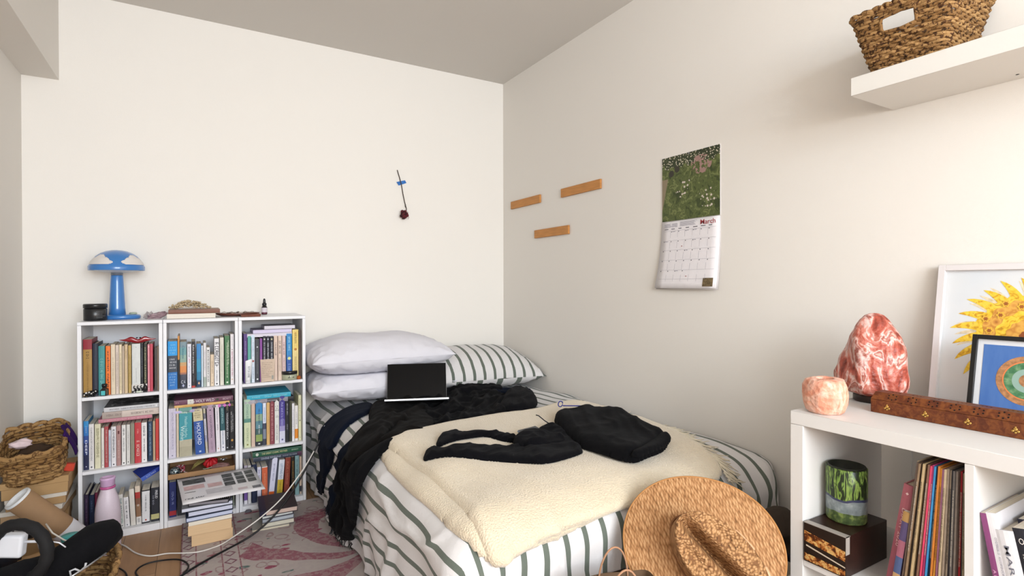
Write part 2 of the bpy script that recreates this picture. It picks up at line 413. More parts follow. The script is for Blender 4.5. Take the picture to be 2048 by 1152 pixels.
# ---------------------------------------------------------------- the books, shelf by shelf
W_, K_ = 'E4E2E6', '20222A'
def dn(s, c, zc=.5, L=.7, hf=.45): return (s, zc, L, hf, c, 'down')
shelf_row(0, 0, [
 (165.8, 184.6, 679, 'mustard hardback with a red band at its top', [(0, '8E2230'), (.175, 'A5803F')], [('~', .72, .13, .3, '2A2018'), ('~', .35, .5, .2, '8A6830')]),
 (185.2, 196.7, 687, 'dark navy cloth book', '2B3040', [('~', .5, .6, .3, '3C4254')], {'hard': True}),
 (197, 210.4, 692, 'teal paperback with paler teal lettering', '3E8C8E', [dn('~', '7FC0BC', .62, .25, .45), dn('~', '7FC0BC', .28, .42, .5)]),
 (211.5, 221.4, 692, 'orange paperback with black lettering', 'E8762C', [dn('arabian nights', '2A1C18', .5, .80, .55)]),
 (222, 231, 688.7, 'worn cream paperback, thicker one beside the orange book', 'DCCDB4', [dn('~', 'B9A88C', .5, .5, .3)]),
 (231.2, 238.3, 690, 'worn pinkish cream paperback', 'D3C4B8', [dn('~', 'A89A8C', .5, .7, .35)]),
 (238.5, 244.2, 689, 'thin worn ivory paperback with speckled spine', 'DFD0B0', [dn('~', 'A58F6C', .45, .75, .35)]),
 (244.4, 249, 692, 'thin greyish tan paperback', 'B8A794', []),
 (249.2, 256, 689, 'tan paperback with torn spine', 'CDB592', [dn('~', '9C7B55', .8, .2, .3)]),
 (256.6, 263, 690.8, 'golden brown paperback', 'B99C5C', [dn('~', '8C7038', .5, .6, .3)]),
 (264, 281.3, 687.7, 'thick pale grey paperback with a nearly bare spine', 'D3D6D4', [('#o', .93, 1, .1, '8A9096'), dn('~', 'A9ADB2', .35, .3, .10)]),
 (281.8, 286.5, 687, 'slim black paperback', '25272E', [dn('~', '8E96A8', .6, .6, .35)]),
 (287.5, 294.3, 687.7, 'black paperback with a pale olive stripe', '2A2A22', [dn('~', 'B9B68C', .55, .75, .5)]),
 (295.3, 300, 688.7, 'pale pink slim paperback', 'D98C98', [('#s', .95, 1, .5, 'F2EDEC'), ('#s', .06, 1, .5, 'F2EDEC')]),
 (300, 306.3, 687.7, 'bright raspberry red paperback', 'C04558', []),
 (309, 315.6, 697, 'dark brown grey paperback', '4A4442', [('~', .5, .5, .3, '6A625C')]),
 (315.9, 319, 693, 'thinnest brown booklet by the side panel', '8A7460', [])])
shelf_row(0, 1, [
 (163.3, 177.8, 842.5, 'tall blue book fading to navy titled DEEP', [(0, '2F86C0'), (.12, '2A70B4'), (.3, '24468C'), (.45, '1F2A60'), (.7, '191D42')], [('DEEP', .46, .30, .42, 'DADFF0', 'down'), dn('~', 'A9CBE8', .83, .14, .2), ('#o', .07, 1, .25, 'C9CCE0')]),
 (178, 188.5, 848, 'white paperback with grey lettering, second on its shelf', 'DEDBDA', [dn('~', '8E8C94', .55, .75, .35), ('#o', .05, 1, .4, '50505A')]),
 (189.7, 202, 848, 'cream paperback with olive lettering', 'D9D5B8', [dn('~', '908C62', .58, .65, .42)]),
 (202.8, 208.8, 856, 'thin white paperback left of the dull red one', 'DFDAD2', [dn('~', 'A8A098', .3, .3, .3), ('#o', .07, 1, .35, '50505A')]),
 (209, 217.3, 853, 'dull red paperback with pale lettering', 'A8474C', [dn('~', 'D9B8AE', .5, .85, .4)]),
 (217.5, 222.6, 860, 'thin bluish white paperback', 'C4CAD6', [dn('~', '7A86A0', .5, .7, .35)]),
 (222.8, 232.8, 853, 'white paperback with navy edge and black title', 'E0DEE2', [('~', .57, .72, .42, '33343E', 'down'), ('#o', .05, 1, .35, '33343E')]),
 (233, 242.5, 851, 'dusty mauve pink paperback', 'A98380', [('#s', .83, 2.2, .55, '5A2C30'), dn('~', 'D9BDB4', .42, .45, .35)]),
 (243.6, 252.2, 850, 'white paperback with bold black title near the top', 'E2E1DF', [dn('~', '30303A', .82, .18, .4), dn('~', '55555E', .5, .35, .28), ('#o', .05, 1, .4, '22242C')]),
 (253, 260.6, 849, 'plain off-white paperback with fine grey title', 'D5D3CF', [dn('~', '8A8A90', .6, .5, .22), ('#o', .06, 1, .35, '22242C')]),
 (261, 269.3, 847, 'grey olive paperback without clear title', '8C8878', []),
 (269.5, 283, 845, 'bright red paperback with pink lettering', 'BC3A40', [dn('~', 'E8A8A0', .78, .12, .25), dn('~', 'F0C4BC', .38, .4, .45)]),
 (283.2, 294.4, 845, 'white paperback with heavy black title', 'E6E4E4', [dn('~', '20222A', .78, .26, .38), dn('~', '20222A', .42, .35, .25), ('#o', .06, 1, .3, '8A8A90')]),
 (296, 305.6, 842.5, 'dark navy paperback with pale blue lettering', '23364F', [dn('~', '8FB0CC', .55, .8, .38)]),
 (306, 311, 842, 'slim tan paperback', 'B79E80', []),
 (311.5, 320, 837, 'coral red book at the right end', 'CC4640', [('#s', .03, 1, .4, 'E8C8BC')])])
shelf_row(0, 2, [
 (164.5, 178, 989.7, 'dark purple hardback', '2C2038', [dn('~', '6C4C70', .6, .6, .3)], {'hard': True, 'd': .17}),
 (178.6, 189.5, 990, 'dark blue hardback behind the pink bottle', '1E2A46', [dn('~', '5C7090', .7, .3, .3)], {'hard': True, 'd': .17}),
 (190, 196, 985, 'maroon book mostly hidden by the pink bottle', '6E2440', []),
 (238, 247.5, 987, 'white paperback with teal capital lettering', 'DAD9D6', [dn('THE ARTIST', '4A8088', .62, .55, .42), dn('~', '7FB0A8', .22, .22, .5), ('#o', .05, 1, .3, '30303A')], {'tilt': -2.5}),
 (248, 258.5, 992.5, 'white paperback with black typewritten title', 'E4E2E4', [dn('THIS · WAS · MY · WAR', '2A2A30', .58, .62, .34), ('#o', .06, 1, .3, '80808A')], {'tilt': -2.5}),
 (259.5, 270, 976, 'thick cream book with a blank spine', 'D8D3CB', [], {'tilt': -2.5}),
 (271, 281.5, 970, 'cream paperback with brown and red cover art', [(0, 'D4C6B4'), (.16, 'A83430'), (.32, '7C5440'), (.48, '8C6A50'), (.80, 'DCD8D4')], [('0', .50, .4, .05, 'E6E2DA', 'across'), ('~', .10, .14, .4, '60606A', 'down')], {'tilt': -2}),
 (283.5, 300.5, 980, 'thick white paperback with black borders', [(0, K_), (.03, 'DCDCDE'), (.96, K_)], [dn('~', '5C5C66', .6, .5, .18), ('#s', .10, 1.2, .25, 'B43C34'), ('~', .5, .93, .06, K_, 'down', -.46), ('~', .5, .93, .06, K_, 'down', .46)], {'cover': K_}),
 (302, 319.5, 975, 'black paperback with white capitals and a yellow picture', [(0, '22252E'), (.78, 'B8B27C'), (.93, '22252E')], [('FREUD', .80, .24, .30, 'DDDDE2', 'down', .15), ('~', .62, .30, .2, '9A9CAA', 'down', -.22)], {})])
shelf_row(1, 0, [
 (335.8, 355.2, 682.5, 'thick bright blue paperback with a dark middle band', [(0, '2A9AE0'), (.30, '3C4450'), (.645, '2272BC')], [('~4', .84, .22, .7, '8FD2F4', 'across'), ('~4', .535, .24, .7, 'D6D8DE', 'across'), ('~5', .2, .28, .7, '9CC8EC', 'across')]),
 (355.4, 359.6, 672, 'thin black book with orange top edge', [(0, 'C8883C'), (.45, '1E1E22')], []),
 (360, 373.5, 683.7, 'paperback with teal to orange sunset spine over a night scene', [(0, '7C929C'), (.12, '6F9EA2'), (.28, '8CAA9E'), (.44, 'C8A070'), (.52, 'D98C50'), (.66, 'A5705C'), (.70, '444858'), (.82, '2E3446')], [('Climate', .78, .28, .35, '2C6A80', 'down'), ('~', .14, .12, .6, 'B8BCC8', 'across'), ('#d', .06, 1.5, .4, 'A8ACC8')]),
 (374.7, 383, 688, 'white paperback with black and pink journal title', [(0, 'E2E2EC')], [('journal', .82, .24, .5, '2A2A34', 'down'), ('you', .62, .1, .4, 'C04878', 'down'), dn('~', '8E9ABC', .3, .4, .22), ('#o', .05, 1, .35, '8088A8')]),
 (383.3, 391, 683, 'black paperback with white script title', [(0, '26242A'), (.96, 'B83A34')], [('Bullet Art and Bohemians', .62, .62, .42, 'D8D6DA', 'down'), dn('~', '9A9AA2', .2, .14, .2)]),
 (393.5, 402.6, 687.4, 'blue sea coloured paperback with red edges', [(0, '3A86C4'), (.35, '3C96BC'), (.65, '2E7CA4'), (.84, '22405E')], [('#d', .09, 1.6, .5, 'E4B48C')], {'cover': 'C05C54'}),
 (402.9, 406.6, 691, 'very thin pale blue booklet', 'CFE0EC', []),
 (407, 413, 685.6, 'slim white paperback with greyish foot', [(0, 'DCDADC'), (.78, 'A8B4AC')], [dn('~', 'A0A0B0', .6, .45, .25)]),
 (413.3, 420.3, 694.7, 'short white paperback with black block letters', 'E2E1DF', [dn('~', '2A2A30', .5, .8, .4), ('#o', .92, 1, .5, '4A4A50')]),
 (421, 428.5, 709, 'smallest cream book on its shelf', 'DCC8AE', [dn('~', '9C7C58', .6, .4, .25), ('#o', .1, 1, .25, '40342A')], {'d': .12}),
 (428.8, 438.8, 677, 'white paperback with black handwriting', 'E8E8EA', [dn('~', '3A3A44', .66, .52, .75), dn('~', '7A7A86', .2, .25, .25), ('#o', .04, 1, .35, '30303A')]),
 (440, 448, 675, 'plain cream thick paperback', 'D9D6C8', [dn('~', 'B0AA98', .5, .7, .2)]),
 (449.4, 459.8, 671.6, 'green paperback with cream lettering', [(0, '4C7A50'), (.06, '44744C')], [dn('~', 'D0DCC0', .5, .72, .26), ('~', .66, .5, .26, 'D0DCC0', 'down', .26), ('#o', .05, 1, .4, 'D8E0CC')]),
 (461, 472, 668, 'white paperback with a pink title and red spot', 'E9E4E6', [('#s', .69, 1, .35, '8C2C44'), dn('~', 'C87C98', .40, .5, .4), dn('~', 'A89AA0', .85, .2, .15), ('#d', .1, 1.4, .35, 'D09A68')])])
shelf_row(1, 1, [
 (337, 352.5, 817, 'thick lavender white paperback', 'C9C3D2', [dn('SACRED POWER | THE SOURCE', '8E88A4', .55, .75, .34), ('#o', .05, 1, .2, '7A748C')]),
 (353, 358, 814, 'worn cream book with peeling spine', 'CDBFA8', [], {}),
 (358.5, 384.5, 815, 'fat teal paperback with marbled cream foot', [(0, '6C9A90'), (.12, '3E94A0'), (.66, 'B4AE98'), (.8, 'A8A28C')], [('Finding', .90, .45, .05, 'DCEAE0', 'across', -.1), dn('Healing Herbs', 'A8D2D2', .60, .42, .30), ('Within', .48, .30, .3, 'C8E0DC', 'down', -.25)]),
 (388, 407.5, 816, 'thick blue paperback with a cream top and large white capitals', [(0, 'CCC09C'), (.27, '28509A')], [('~3', .86, .14, .75, '6A6248', 'across'), ('HOLFORD', .45, .48, .40, 'DCE2EE', 'down'), ('~', .42, .4, .13, '8CA4D0', 'down', -.33), ('#s', .06, 1, .3, 'A8BCDC')], {'tilt': -3}),
 (408.5, 413.5, 814, 'slim paperback with blue and grey patterned spine', [(0, 'B5AE98'), (.12, '70707C'), (.24, 'C9C6CC'), (.6, 'A8A4B4'), (.75, 'B8B0A0')], [dn('~', '5060A0', .5, .4, .4)], {'tilt': -3}),
 (415, 429, 808, 'dusty mauve paperback with spaced dark capitals', 'AB93A6', [('LOQUANSON', .55, .46, .30, '3C2E48', 'down'), ('#o', .89, 1, .22, '3C2E48'), dn('~', '806880', .15, .2, .15)], {'tilt': -2.2}),
 (431, 439.5, 808, 'white paperback with fine grey letters beside the mauve book', 'E1DCE2', [dn('~', '8A8494', .7, .5, .3), ('#d', .07, 1.6, .3, 'C08870')], {'tilt': -1.5}),
 (440.5, 450, 807, 'dark teal over white paperback', [(0, '2E5A62'), (.56, 'DCDCE4')], [dn('~', 'A4CCCC', .74, .35, .4), dn('~', '6C7C9C', .28, .3, .3), ('#o', .08, 1, .3, '50507A')], {'tilt': -1.2}),
 (450.5, 459.3, 804, 'black paperback with white title, left of the gold emblem one', '24242A', [dn('VAGABOND INCA', 'C8C8CE', .5, .55, .40), ('~', .88, .1, .3, 'B8A46C', 'down'), ('#s', .06, 1, .4, 'C8C8CE')]),
 (459.8, 476.5, 802, 'black paperback with gold sunburst and mask', '1E1C20', [('~2', .93, .05, .6, 'C8A84C', 'across'), ('~', .58, .42, .2, 'D0CED0', 'down', -.16), ('~', .56, .36, .2, 'D0CED0', 'down', .16), ('#o', .20, 1.3, .5, 'BC8A3C'), ('#o', .225, 1, .12, '1E1C20', 'down', -.14), ('#o', .225, 1, .12, '1E1C20', 'down', .14), ('#s', .06, .6, .3, 'C8C8CE')])])
shelf_row(1, 2, [
 (338.5, 353, 964, 'dark blue paperback with a red spot at its foot', [(0, '2A3470'), (.82, 'B03038'), (.95, '2A3470')], [dn('~', '9AA8DC', .52, .4, .3)], {'d': .13, 'dy': .01}),
 (457.5, 465, 985, 'black paperback under the trinket tray', '26262C', [], {'dy': .01, 'd': .13}),
 (466, 474, 985, 'pale grey green paperback under the trinket tray', [(0, '8E9688'), (.75, '9CA496')], [('#o', .08, 1, .4, '30303A')], {'dy': .01, 'd': .13})])
shelf_row(2, 0, [
 (487.5, 495, 667.7, 'purple paperback at the left end behind the white tube', '57407E', [dn('~', 'A898C8', .7, .3, .35)]),
 (495.5, 502.5, 672, 'teal green paperback behind the white tube', '5CA49A', []),
 (503, 509.8, 670, 'pale blue white paperback with a round red emblem', [(0, 'CADCEC'), (.1, 'D6E0EC')], [dn('~', '8CB4D4', .72, .35, .35), ('#o', .45, 1, .75, 'A45C58'), dn('~', '7890B0', .2, .25, .3)]),
 (510.4, 519.5, 678.6, 'dark grey paperback with diamond and white spot', '3E4148', [('#d', .82, 1.3, .4, 'C4C8CC'), dn('~', '7C8088', .45, .5, .22), ('#o', .07, 1, .4, 'E4E4E8')], {}),
 (520, 525, 677, 'purple paperback above the kraft pouch', '8A4C9C', []),
 (526, 532.5, 672, 'first of three black paperbacks with white titles', '2A2C38', [('#s', .93, 1, .7, 'C8C8C0'), dn('~', 'C8CCD4', .65, .42, .5)]),
 (533.3, 539.6, 672, 'second of three black paperbacks with white titles', '2A2C38', [('#s', .93, 1, .7, 'B8BCC8'), dn('~', 'C8CCD4', .65, .42, .5)]),
 (540.4, 547, 672, 'third of three black paperbacks with white titles', '2A2C38', [('#s', .93, 1, .7, 'C8C89C'), dn('~', 'C8CCD4', .65, .42, .5)]),
 (547.8, 555.4, 671, 'peach beige paperback partly behind the pouch', 'D9C2B4', [dn('~', '5C5058', .7, .3, .4)]),
 (556.2, 563.9, 671, 'peach beige paperback in the middle of its trio', 'DAC4B4', [dn('~', '4C424C', .74, .28, .45), dn('~', '8C7C74', .35, .3, .25)]),
 (564.5, 571.8, 671, 'rosy beige paperback left of the blue one', 'D9C0BE', [dn('~', '6C4C54', .7, .3, .4), dn('~', '8C7480', .35, .3, .3)]),
 (573, 584.3, 667, 'blue paperback with a yellow sun circle', [(0, '2E86C4'), (.47, '3C78BC'), (.57, '2E58A4')], [dn('~', 'A8DCF0', .78, .3, .35), ('#o', .46, 1, .6, 'D8DC98'), dn('~', '98B4E4', .2, .28, .4)]),
 (585, 597.3, 659, 'pale yellow book with an orange sun', [(0, 'E2C874'), (.4, 'E0CC8C')], [dn('~', 'A08440', .82, .2, .3), ('#o', .60, 1, .45, 'B47428'), dn('~', 'A8925C', .25, .4, .3), ('#o', .93, 1, .3, 'C89A48')]),
 (598, 603.5, 661, 'thin dark brown book beside the yellow one', '4C3A34', [dn('~', '8A7468', .5, .7, .3)])])
shelf_row(2, 1, [
 (488.2, 502, 799, 'pale green paperback with a darker green band', [(0, 'ACC4AC'), (.40, '5C8C80'), (.48, 'CDD4B0')], [dn('~', '6C9084', .76, .3, .3), dn('~', '8A9C78', .28, .3, .25), ('#o', .06, 1, .3, '8A8A50')]),
 (502.8, 510.6, 802.7, 'plain pinkish beige paperback', 'CDB4A4', []),
 (511.6, 525.2, 800.8, 'paperback with blue sky and green field spine', [(0, '3484BC'), (.3, '8CA88C'), (.45, '5C8894'), (.62, '3C5C5C'), (.75, '8CA05C'), (.9, '2A2E34')], [dn('~', '1E3450', .66, .34, .22), dn('~', 'E0E4E4', .36, .2, .2), ('#s', .05, .7, .4, 'D0D4D4')]),
 (525.8, 532.8, 806, 'white and dark blue paperback', [(0, 'D8DEEC'), (.48, '44485C'), (.62, '7C8494'), (.85, '3A3E4C')], [dn('~', '6C84B8', .72, .35, .35)]),
 (533.4, 540, 804.7, 'sandy yellow paperback', 'D4AC70', [dn('~', 'A88448', .5, .5, .2)]),
 (540.3, 549, 801.4, 'maroon paperback with pink lettering', '84404A', [dn('~', 'D0A0A0', .5, .85, .4)]),
 (549.5, 558.6, 798.8, 'white paperback with ruled black lines', 'DCDCD8', [('~3', .80, .14, .85, '50524C', 'across'), ('~2', .62, .06, .85, '50524C', 'across'), dn('~', '8A8C86', .25, .35, .3)]),
 (559, 570.5, 791.7, 'violet paperback fading to white', [(0, '443A88'), (.25, '4C4290'), (.5, '6A60A4'), (.64, '9C96C4'), (.75, 'D0D0E4')], [dn('Ask and it is Given', 'A8A8DC', .62, .5, .40), ('#o', .07, 1, .35, '5A5A90')]),
 (571, 578.7, 802, 'black paperback with white title in the middle row', '202228', [dn('~', 'C0C2C8', .8, .28, .3), dn('~', 'A0A2A8', .36, .15, .3)]),
 (579, 583.8, 802, 'dark olive slim paperback', '3E3E2E', []),
 (584.2, 589.3, 806.6, 'slim white paperback left of the orange footed one', 'E4E2E6', [dn('~', '888890', .5, .7, .3)]),
 (589.6, 596.5, 811, 'white paperback with an orange block near its foot', [(0, 'E4E0DC'), (.66, 'E08A2C'), (.93, 'E4E0DC')], [dn('~', '9A9AA4', .65, .35, .3)]),
 (597, 606, 790, 'cream yellow paperback at the right end', 'D8D6B0', [dn('AWAKENING', '70706C', .68, .5, .35), ('#o', .44, 1, .45, '70705C'), ('#s', .07, 1, .3, '6C6C60')])])
shelf_row(2, 2, [
 (488.3, 495.3, 931, 'white book with a purple label stripe', [(0, 'B8AEBC'), (.07, '6A4A90'), (.10, 'C8C4CC'), (.45, '70529C'), (.9, 'D8D6DC')], []),
 (495.8, 502.6, 931, 'plain white book right of the purple striped one', 'D2D0D2', []),
 (503.4, 514, 929, 'navy blue cloth book', '232C48', [], {'hard': True}),
 (514.7, 522.6, 934, 'white paperback with violet lettering', [(0, 'D8D8E8')], [dn('~', '6C5CA4', .75, .35, .3)]),
 (524, 535.6, 933.4, 'orange paperback with white edges', [(0, 'E0E0E4'), (.02, 'D06440'), (.97, 'E0E0E4')], [dn('~', 'E8A07C', .45, .75, .35)], {'cover': 'E4E2E4'}),
 (540.5, 551.5, 915, 'leaning white paperback with an orange foot', [(0, 'D8D8EC'), (.81, 'E0692C')], [dn('~', '8084A8', .65, .42, .25)], {'tilt': 6}),
 (555.5, 567, 918.6, 'leaning white and yellow paperback titled LETTING GO', [(0, 'DCE0EC'), (.52, 'D0B43C'), (.93, 'D8D8D4')], [('LETTING GO', .70, .40, .42, '6C88A8', 'down'), dn('~', '8C7820', .3, .25, .25)], {'tilt': 4.5}),
 (569, 580, 914, 'rust red paperback', '8A3E30', [dn('~', 'C87C60', .6, .6, .4)], {'tilt': 3}),
 (582.8, 589.8, 914, 'black paperback with gold lettering', '2A241E', [dn('~', 'B08840', .5, .8, .4)]),
 (590.3, 598.6, 911, 'pale teal paperback', '86AAAE', [dn('~', '3C5C64', .6, .6, .35)]),
 (599.3, 606.5, 913, 'beige paperback with a black label at its foot', [(0, 'C9B4A0'), (.78, '2E3440'), (.93, 'B8A898')], [dn('~', 'A08C78', .6, .4, .2)])])
def Z(px, py, y=YS): return at(px, py, 1, y).z
FB = flat_book
# lying on top of the upright rows
FB('rose pink thin book lying flat under the cream one, left bookcase, middle shelf', 196.7, 304, .512, .497, 'C07C8C', [('~', .5, .8, .5, 'E0B0B8', 'up')], d=.19)
FB('beige book lying flat between pink and grey ones, left bookcase, middle shelf', 204, 318, .541, .5125, [(0, 'CBBDB4'), (.66, 'A89A92')], [('~', .70, .4, .3, '8A7C78', 'up'), ('~', .2, .25, .3, '8A7C78', 'up')], d=.20)
t = FB('grey book with black and white cover photo, topmost lying flat, left bookcase', 207.5, 319, .561, .5415, 'C9C9CC', [('~', .5, .8, .3, '8A8A90', 'up'), ('#o', .95, .6, .5, 'F0F0F0', 'up')], d=.21, cover='6A6A6C')
k = NB('black_and_white_photo', .4); v = k.tc.outputs['Object']
k.col(k.ramp(k.noise(v, 28, 5, 1.2), [(0, '0C0C0E'), (.52, '17171A'), (.60, '8A8A8C'), (1, 'D8D8D8')]))
photo = build('cover_photo', MB().box((-.0101, .03, .02), (-.0098, .195, .262), k.m), t)
FB('lavender booklet lying lowest in the pile, middle bookcase, middle shelf', 343.5, 402, .516, .502, 'BDB4DA', [('~', .68, .55, .34, '4A3C70', 'up')], d=.15)
FB('magenta and grey thin book lying flat, middle bookcase', 402.5, 461.5, .527, .512, [(0, 'C45CB4'), (.45, '7A747C')], [('~', .74, .4, .3, 'E8C0E0', 'up')], d=.15)
FB('yellow thin book lying flat, middle bookcase, middle shelf', 348.5, 459, .540, .528, 'D8AE68', [('~', .4, .5, .3, 'B48838', 'up')], d=.16)
t = FB('plum coloured book with white brush title lying topmost, middle bookcase', 348, 466, .563, .5405, [(0, '6E4458'), (.66, '6A4256'), (.68, 'D8D8CC'), (.78, '6E4458')], [('The HOLY WILD', .46, .42, .62, 'D6CCD2', 'up'), ('BECKETT', .89, .14, .45, 'C0A8B4', 'up'), ('#o', .725, 1.1, .5, '3C4034', 'up'), ('~', .05, .05, .3, 'C090A0', 'up')], d=.17)
FB('white book with page edges out, lowest of three lying flat, right bookcase, top shelf', 492.8, 584, .852, .836, 'E4E2EA', flip=True, d=.15, pagec=PAGE2)
FB('lavender edged book in the middle of three lying flat, right bookcase, top shelf', 506, 583.5, .871, .8525, 'CFC8E0', flip=True, d=.15, pagec=mat('D6CFEA', .9), cover='8A8298')
FB('grey book with white pages, topmost of three lying flat, right bookcase, top shelf', 528.6, 590, .889, .8715, '8E8A90', flip=True, d=.14, pagec=PAGE2)
FB('glossy black and grey book lying flat under the cyan one, right bookcase', 489.5, 587, .531, .509, [(0, '1E1E24'), (.12, '8A8690'), (.3, '3C3A42'), (.55, '84808A'), (.8, 'A8A4AC')], [('~', .4, .5, .3, 'C8C4CC', 'up')], d=.2)
FB('bright cyan book lying flat, right bookcase, middle shelf', 493.7, 581.6, .554, .5315, '38A8C4', [('~', .65, .5, .4, '90D8E4', 'up'), ('~', .2, .2, .3, '90D8E4', 'up')], d=.2)
FB('dark slate book with pale title lying flat, right bookcase, bottom shelf', 506.5, 606, .249, .228, [(0, '54344C'), (.09, '343C4C')], [('DIVINE FEMININE', .36, .4, .5, 'A8B0C0', 'up'), ('~', .75, .3, .3, 'A8B0C0', 'up')], d=.2)
FB('dark green book with cream title lying flat, right bookcase, bottom shelf', 505, 606.5, .275, .2495, '2A5A44', [('THE GREAT COSMIC MOTHER', .44, .52, .40, 'D0CC98', 'up'), ('#o', .09, .9, .6, 'C8CCC0', 'up'), ('~', .86, .14, .25, 'B0C8B0', 'up')], d=.2)
# ================================================================ ON THE BACK WALL AND RIGHT WALL
# dried rose taped to the wall
t = thing('dried_rose', 'dried dark red rose hanging upside down from blue tape on the wall', 'flower', (-.749, -.006, 1.788))
o0 = Vector((-.749, -.006, 1.788))
pts = [at(x, y, 1, -.007)-o0 for x, y in ((794.5, 340), (799, 355), (803, 370), (806, 388), (809, 403), (813, 418), (812, 424))]
build('stem', MB().tube(pts, .0028, mat('4A4038', .8, var=.2)), t)
build('thorn_leaf', MB().tube([at(811, 415, 1, -.008)-o0, at(810, 411, 1, -.012)-o0, at(812, 409, 1, -.01)-o0], .0012, mat('4A4038', .8, var=.2), 5), t)
mb = MB(); c = at(808, 429, 1, -.024)-o0; RM = mat('5A1820', .8, var=.5, vscale=90); RM2 = mat('321014', .85)
for i in range(16):
    a = i*2.4; r = .004+.0011*i
    mb.blob(c+Vector((r*math.cos(a), -.002-.010+i*.0006, r*math.sin(a))), (.011, .009, .011), RM if i % 3 else RM2, i, .5, 2.2, 2)
build('bloom', mb, t)
mb = MB()
for i in range(4):
    a = .5*i-.4; mb.tube([c+Vector((.01, 0, .012)), c+Vector((.02+.004*i, 0, .02-.012*i)), c+Vector((.028, .004, .016-.014*i))], .001, mat('5C4A30'), 5)
build('sepals', mb, t)
mb = MB(); P = [at(x, y, 1, -.0055) for x, y in ((793, 364), (810, 360.5), (813, 366), (797.5, 371))]
mb.quad(P, mat('2A6CB8', .6, var=.08, vscale=60)); tp = build('masking_tape', mb); solid(tp, .0012, 1)
tag(tp, 'small piece of blue tape holding the dried rose stem', 'tape')
# three wood strips
WD = mat('BE8244', .55, var=.12, vscale=14, stretch=(1, 1, 8), bump=.2, bscale=60)
for i, (ya, yb, z, lab) in enumerate(((-.12, -.466, 1.611, 'nearest the corner'), (-.683, -1.03, 1.610, 'rightmost and highest looking of the three'), (-.405, -.754, 1.398, 'lowest of the three'))):
    o = build('picture_ledge_strip', MB().box((-.013, yb, -.0245), (-.0005, ya, .0245), WD, bev=.0015), None, (0, 0, z))
    tag(o, f'short flat wooden strip on the right wall, {lab}', 'wooden strip', 'wooden strips on the right wall')
# calendar
CX = -.006; y0, y1 = -1.449, -1.760
t = thing('wall_calendar', 'hanging wall calendar open at March with a green garden picture above', 'calendar', (0, -1.605, 1.365))
PW = mat('E6E2E4', .6, var=.02)
k = NB('garden_picture', .35); v = k.tc.outputs['Object']
g = k.ramp(k.noise(v, 38, 8, .8), [(0, '1E2616'), (.38, '3C4624'), (.47, '5A6436'), (.53, '454E2A'), (.60, '78804C'), (.68, '4E5630'), (1, 'A49C70')])
X, Y, Z = k.sep(v)
def region(cy, cz, r, s=1): return k.math('LESS_THAN', k.math('SQRT', k.math('ADD', k.math('POWER', k.math('SUBTRACT', Y, cy), 2), k.math('POWER', k.math('MULTIPLY', k.math('SUBTRACT', Z, cz), s), 2))), r)
dots = k.math('LESS_THAN', k.vor(v, 70), .34)
dots2 = k.math('LESS_THAN', k.vor(v, 110), .33)
shade = k.math('GREATER_THAN', k.math('ADD', Z, k.math('MULTIPLY', k.noise(v, 30, 3), .06)), .265)
g = k.mix(k.math('MULTIPLY', shade, .75), g, '262C22')
g = k.mix(k.math('MULTIPLY', dots2, shade), g, 'C4BCA4')
tr = region(-.06, .225, .055, 1.4); g = k.mix(k.math('MULTIPLY', tr, k.math('GREATER_THAN', k.noise(v, 60), .5)), g, '9C7C74')
for cy, cz, r in ((.045, .13, .03), (.02, .155, .025), (-.095, .085, .045)):
    g = k.mix(k.math('MULTIPLY', region(cy, cz, r), dots), g, 'C8BCB0')
pth = k.math('GREATER_THAN', k.math('ADD', Y, k.math('MULTIPLY', Z, .25)), .166); pth = k.math('MULTIPLY', pth, k.math('LESS_THAN', Z, .19)); g = k.mix(k.math('MULTIPLY', pth, .9), g, '8C7C66')
for cy, cz in ((.10, .21), (.068, .225)): g = k.mix(region(cy, cz, .014), g, '38342C')
k.col(g); PIC = k.m
def cal_page(u, v_):          # u 0..1 left to right, v_ 0..1 down from the fold
    curl = .006+.016*v_**2+.004*math.sin(u*PI)*v_
    return Vector((-curl, (y0+.0+1.605)+(y1-y0)*u+(.028-.022*u)*v_**1.6*1.0, -v_*.292))
mb = MB(); mb.grid(9, 13, lambda u, v_: cal_page(u, v_), PW); pg = build('month_page', mb, t); solid(pg, .0012, 1)
mb = MB(); mb.box((-.0035, y1+1.605, .002), (-.0008, y0+1.605, .287), PW); mb.box((-.0050, y1+1.605+.001, .003), (-.0036, y0+1.605-.002, .286), PIC)
pp = build('picture_page', mb, t)
mb = MB(); mb.grid(5, 9, lambda u, v_: cal_page(u, v_)+Vector((.005-.001*v_, -.004*v_, -.003*v_-.002)), mat('C8C2C0', .7)); u2 = build('under_pages', mb, t); solid(u2, .003, 1)
mb = MB(); GM = mat('9A98A4', .6); GK = mat('5A5862', .6); rr = random.Random(3)
def cq(u0, u1, v0, v1, m, e=.0016):
    n = 4
    for i in range(n):
        a, b = u0+(u1-u0)*i/n, u0+(u1-u0)*(i+1)/n
        mb.quad([cal_page(a, v1)-Vector((e, 0, 0)), cal_page(b, v1)-Vector((e, 0, 0)), cal_page(b, v0)-Vector((e, 0, 0)), cal_page(a, v0)-Vector((e, 0, 0))], m)
rows = [.285, .43, .58, .73, .865]
for rI, r in enumerate(rows):
    cq(.05, .95, r-.145 if rI == 0 else rows[rI-1], (r-.145 if rI == 0 else rows[rI-1])+.002, GM)
cq(.05, .95, .865, .867, GM)
cells = [.05+.9*i/7 for i in range(8)]
for c in cells[1:-1]:
    for q in range(5): cq(c-.0012, c+.0012, .14+.165*q, .14+.165*q+.10, GM)
day = 1
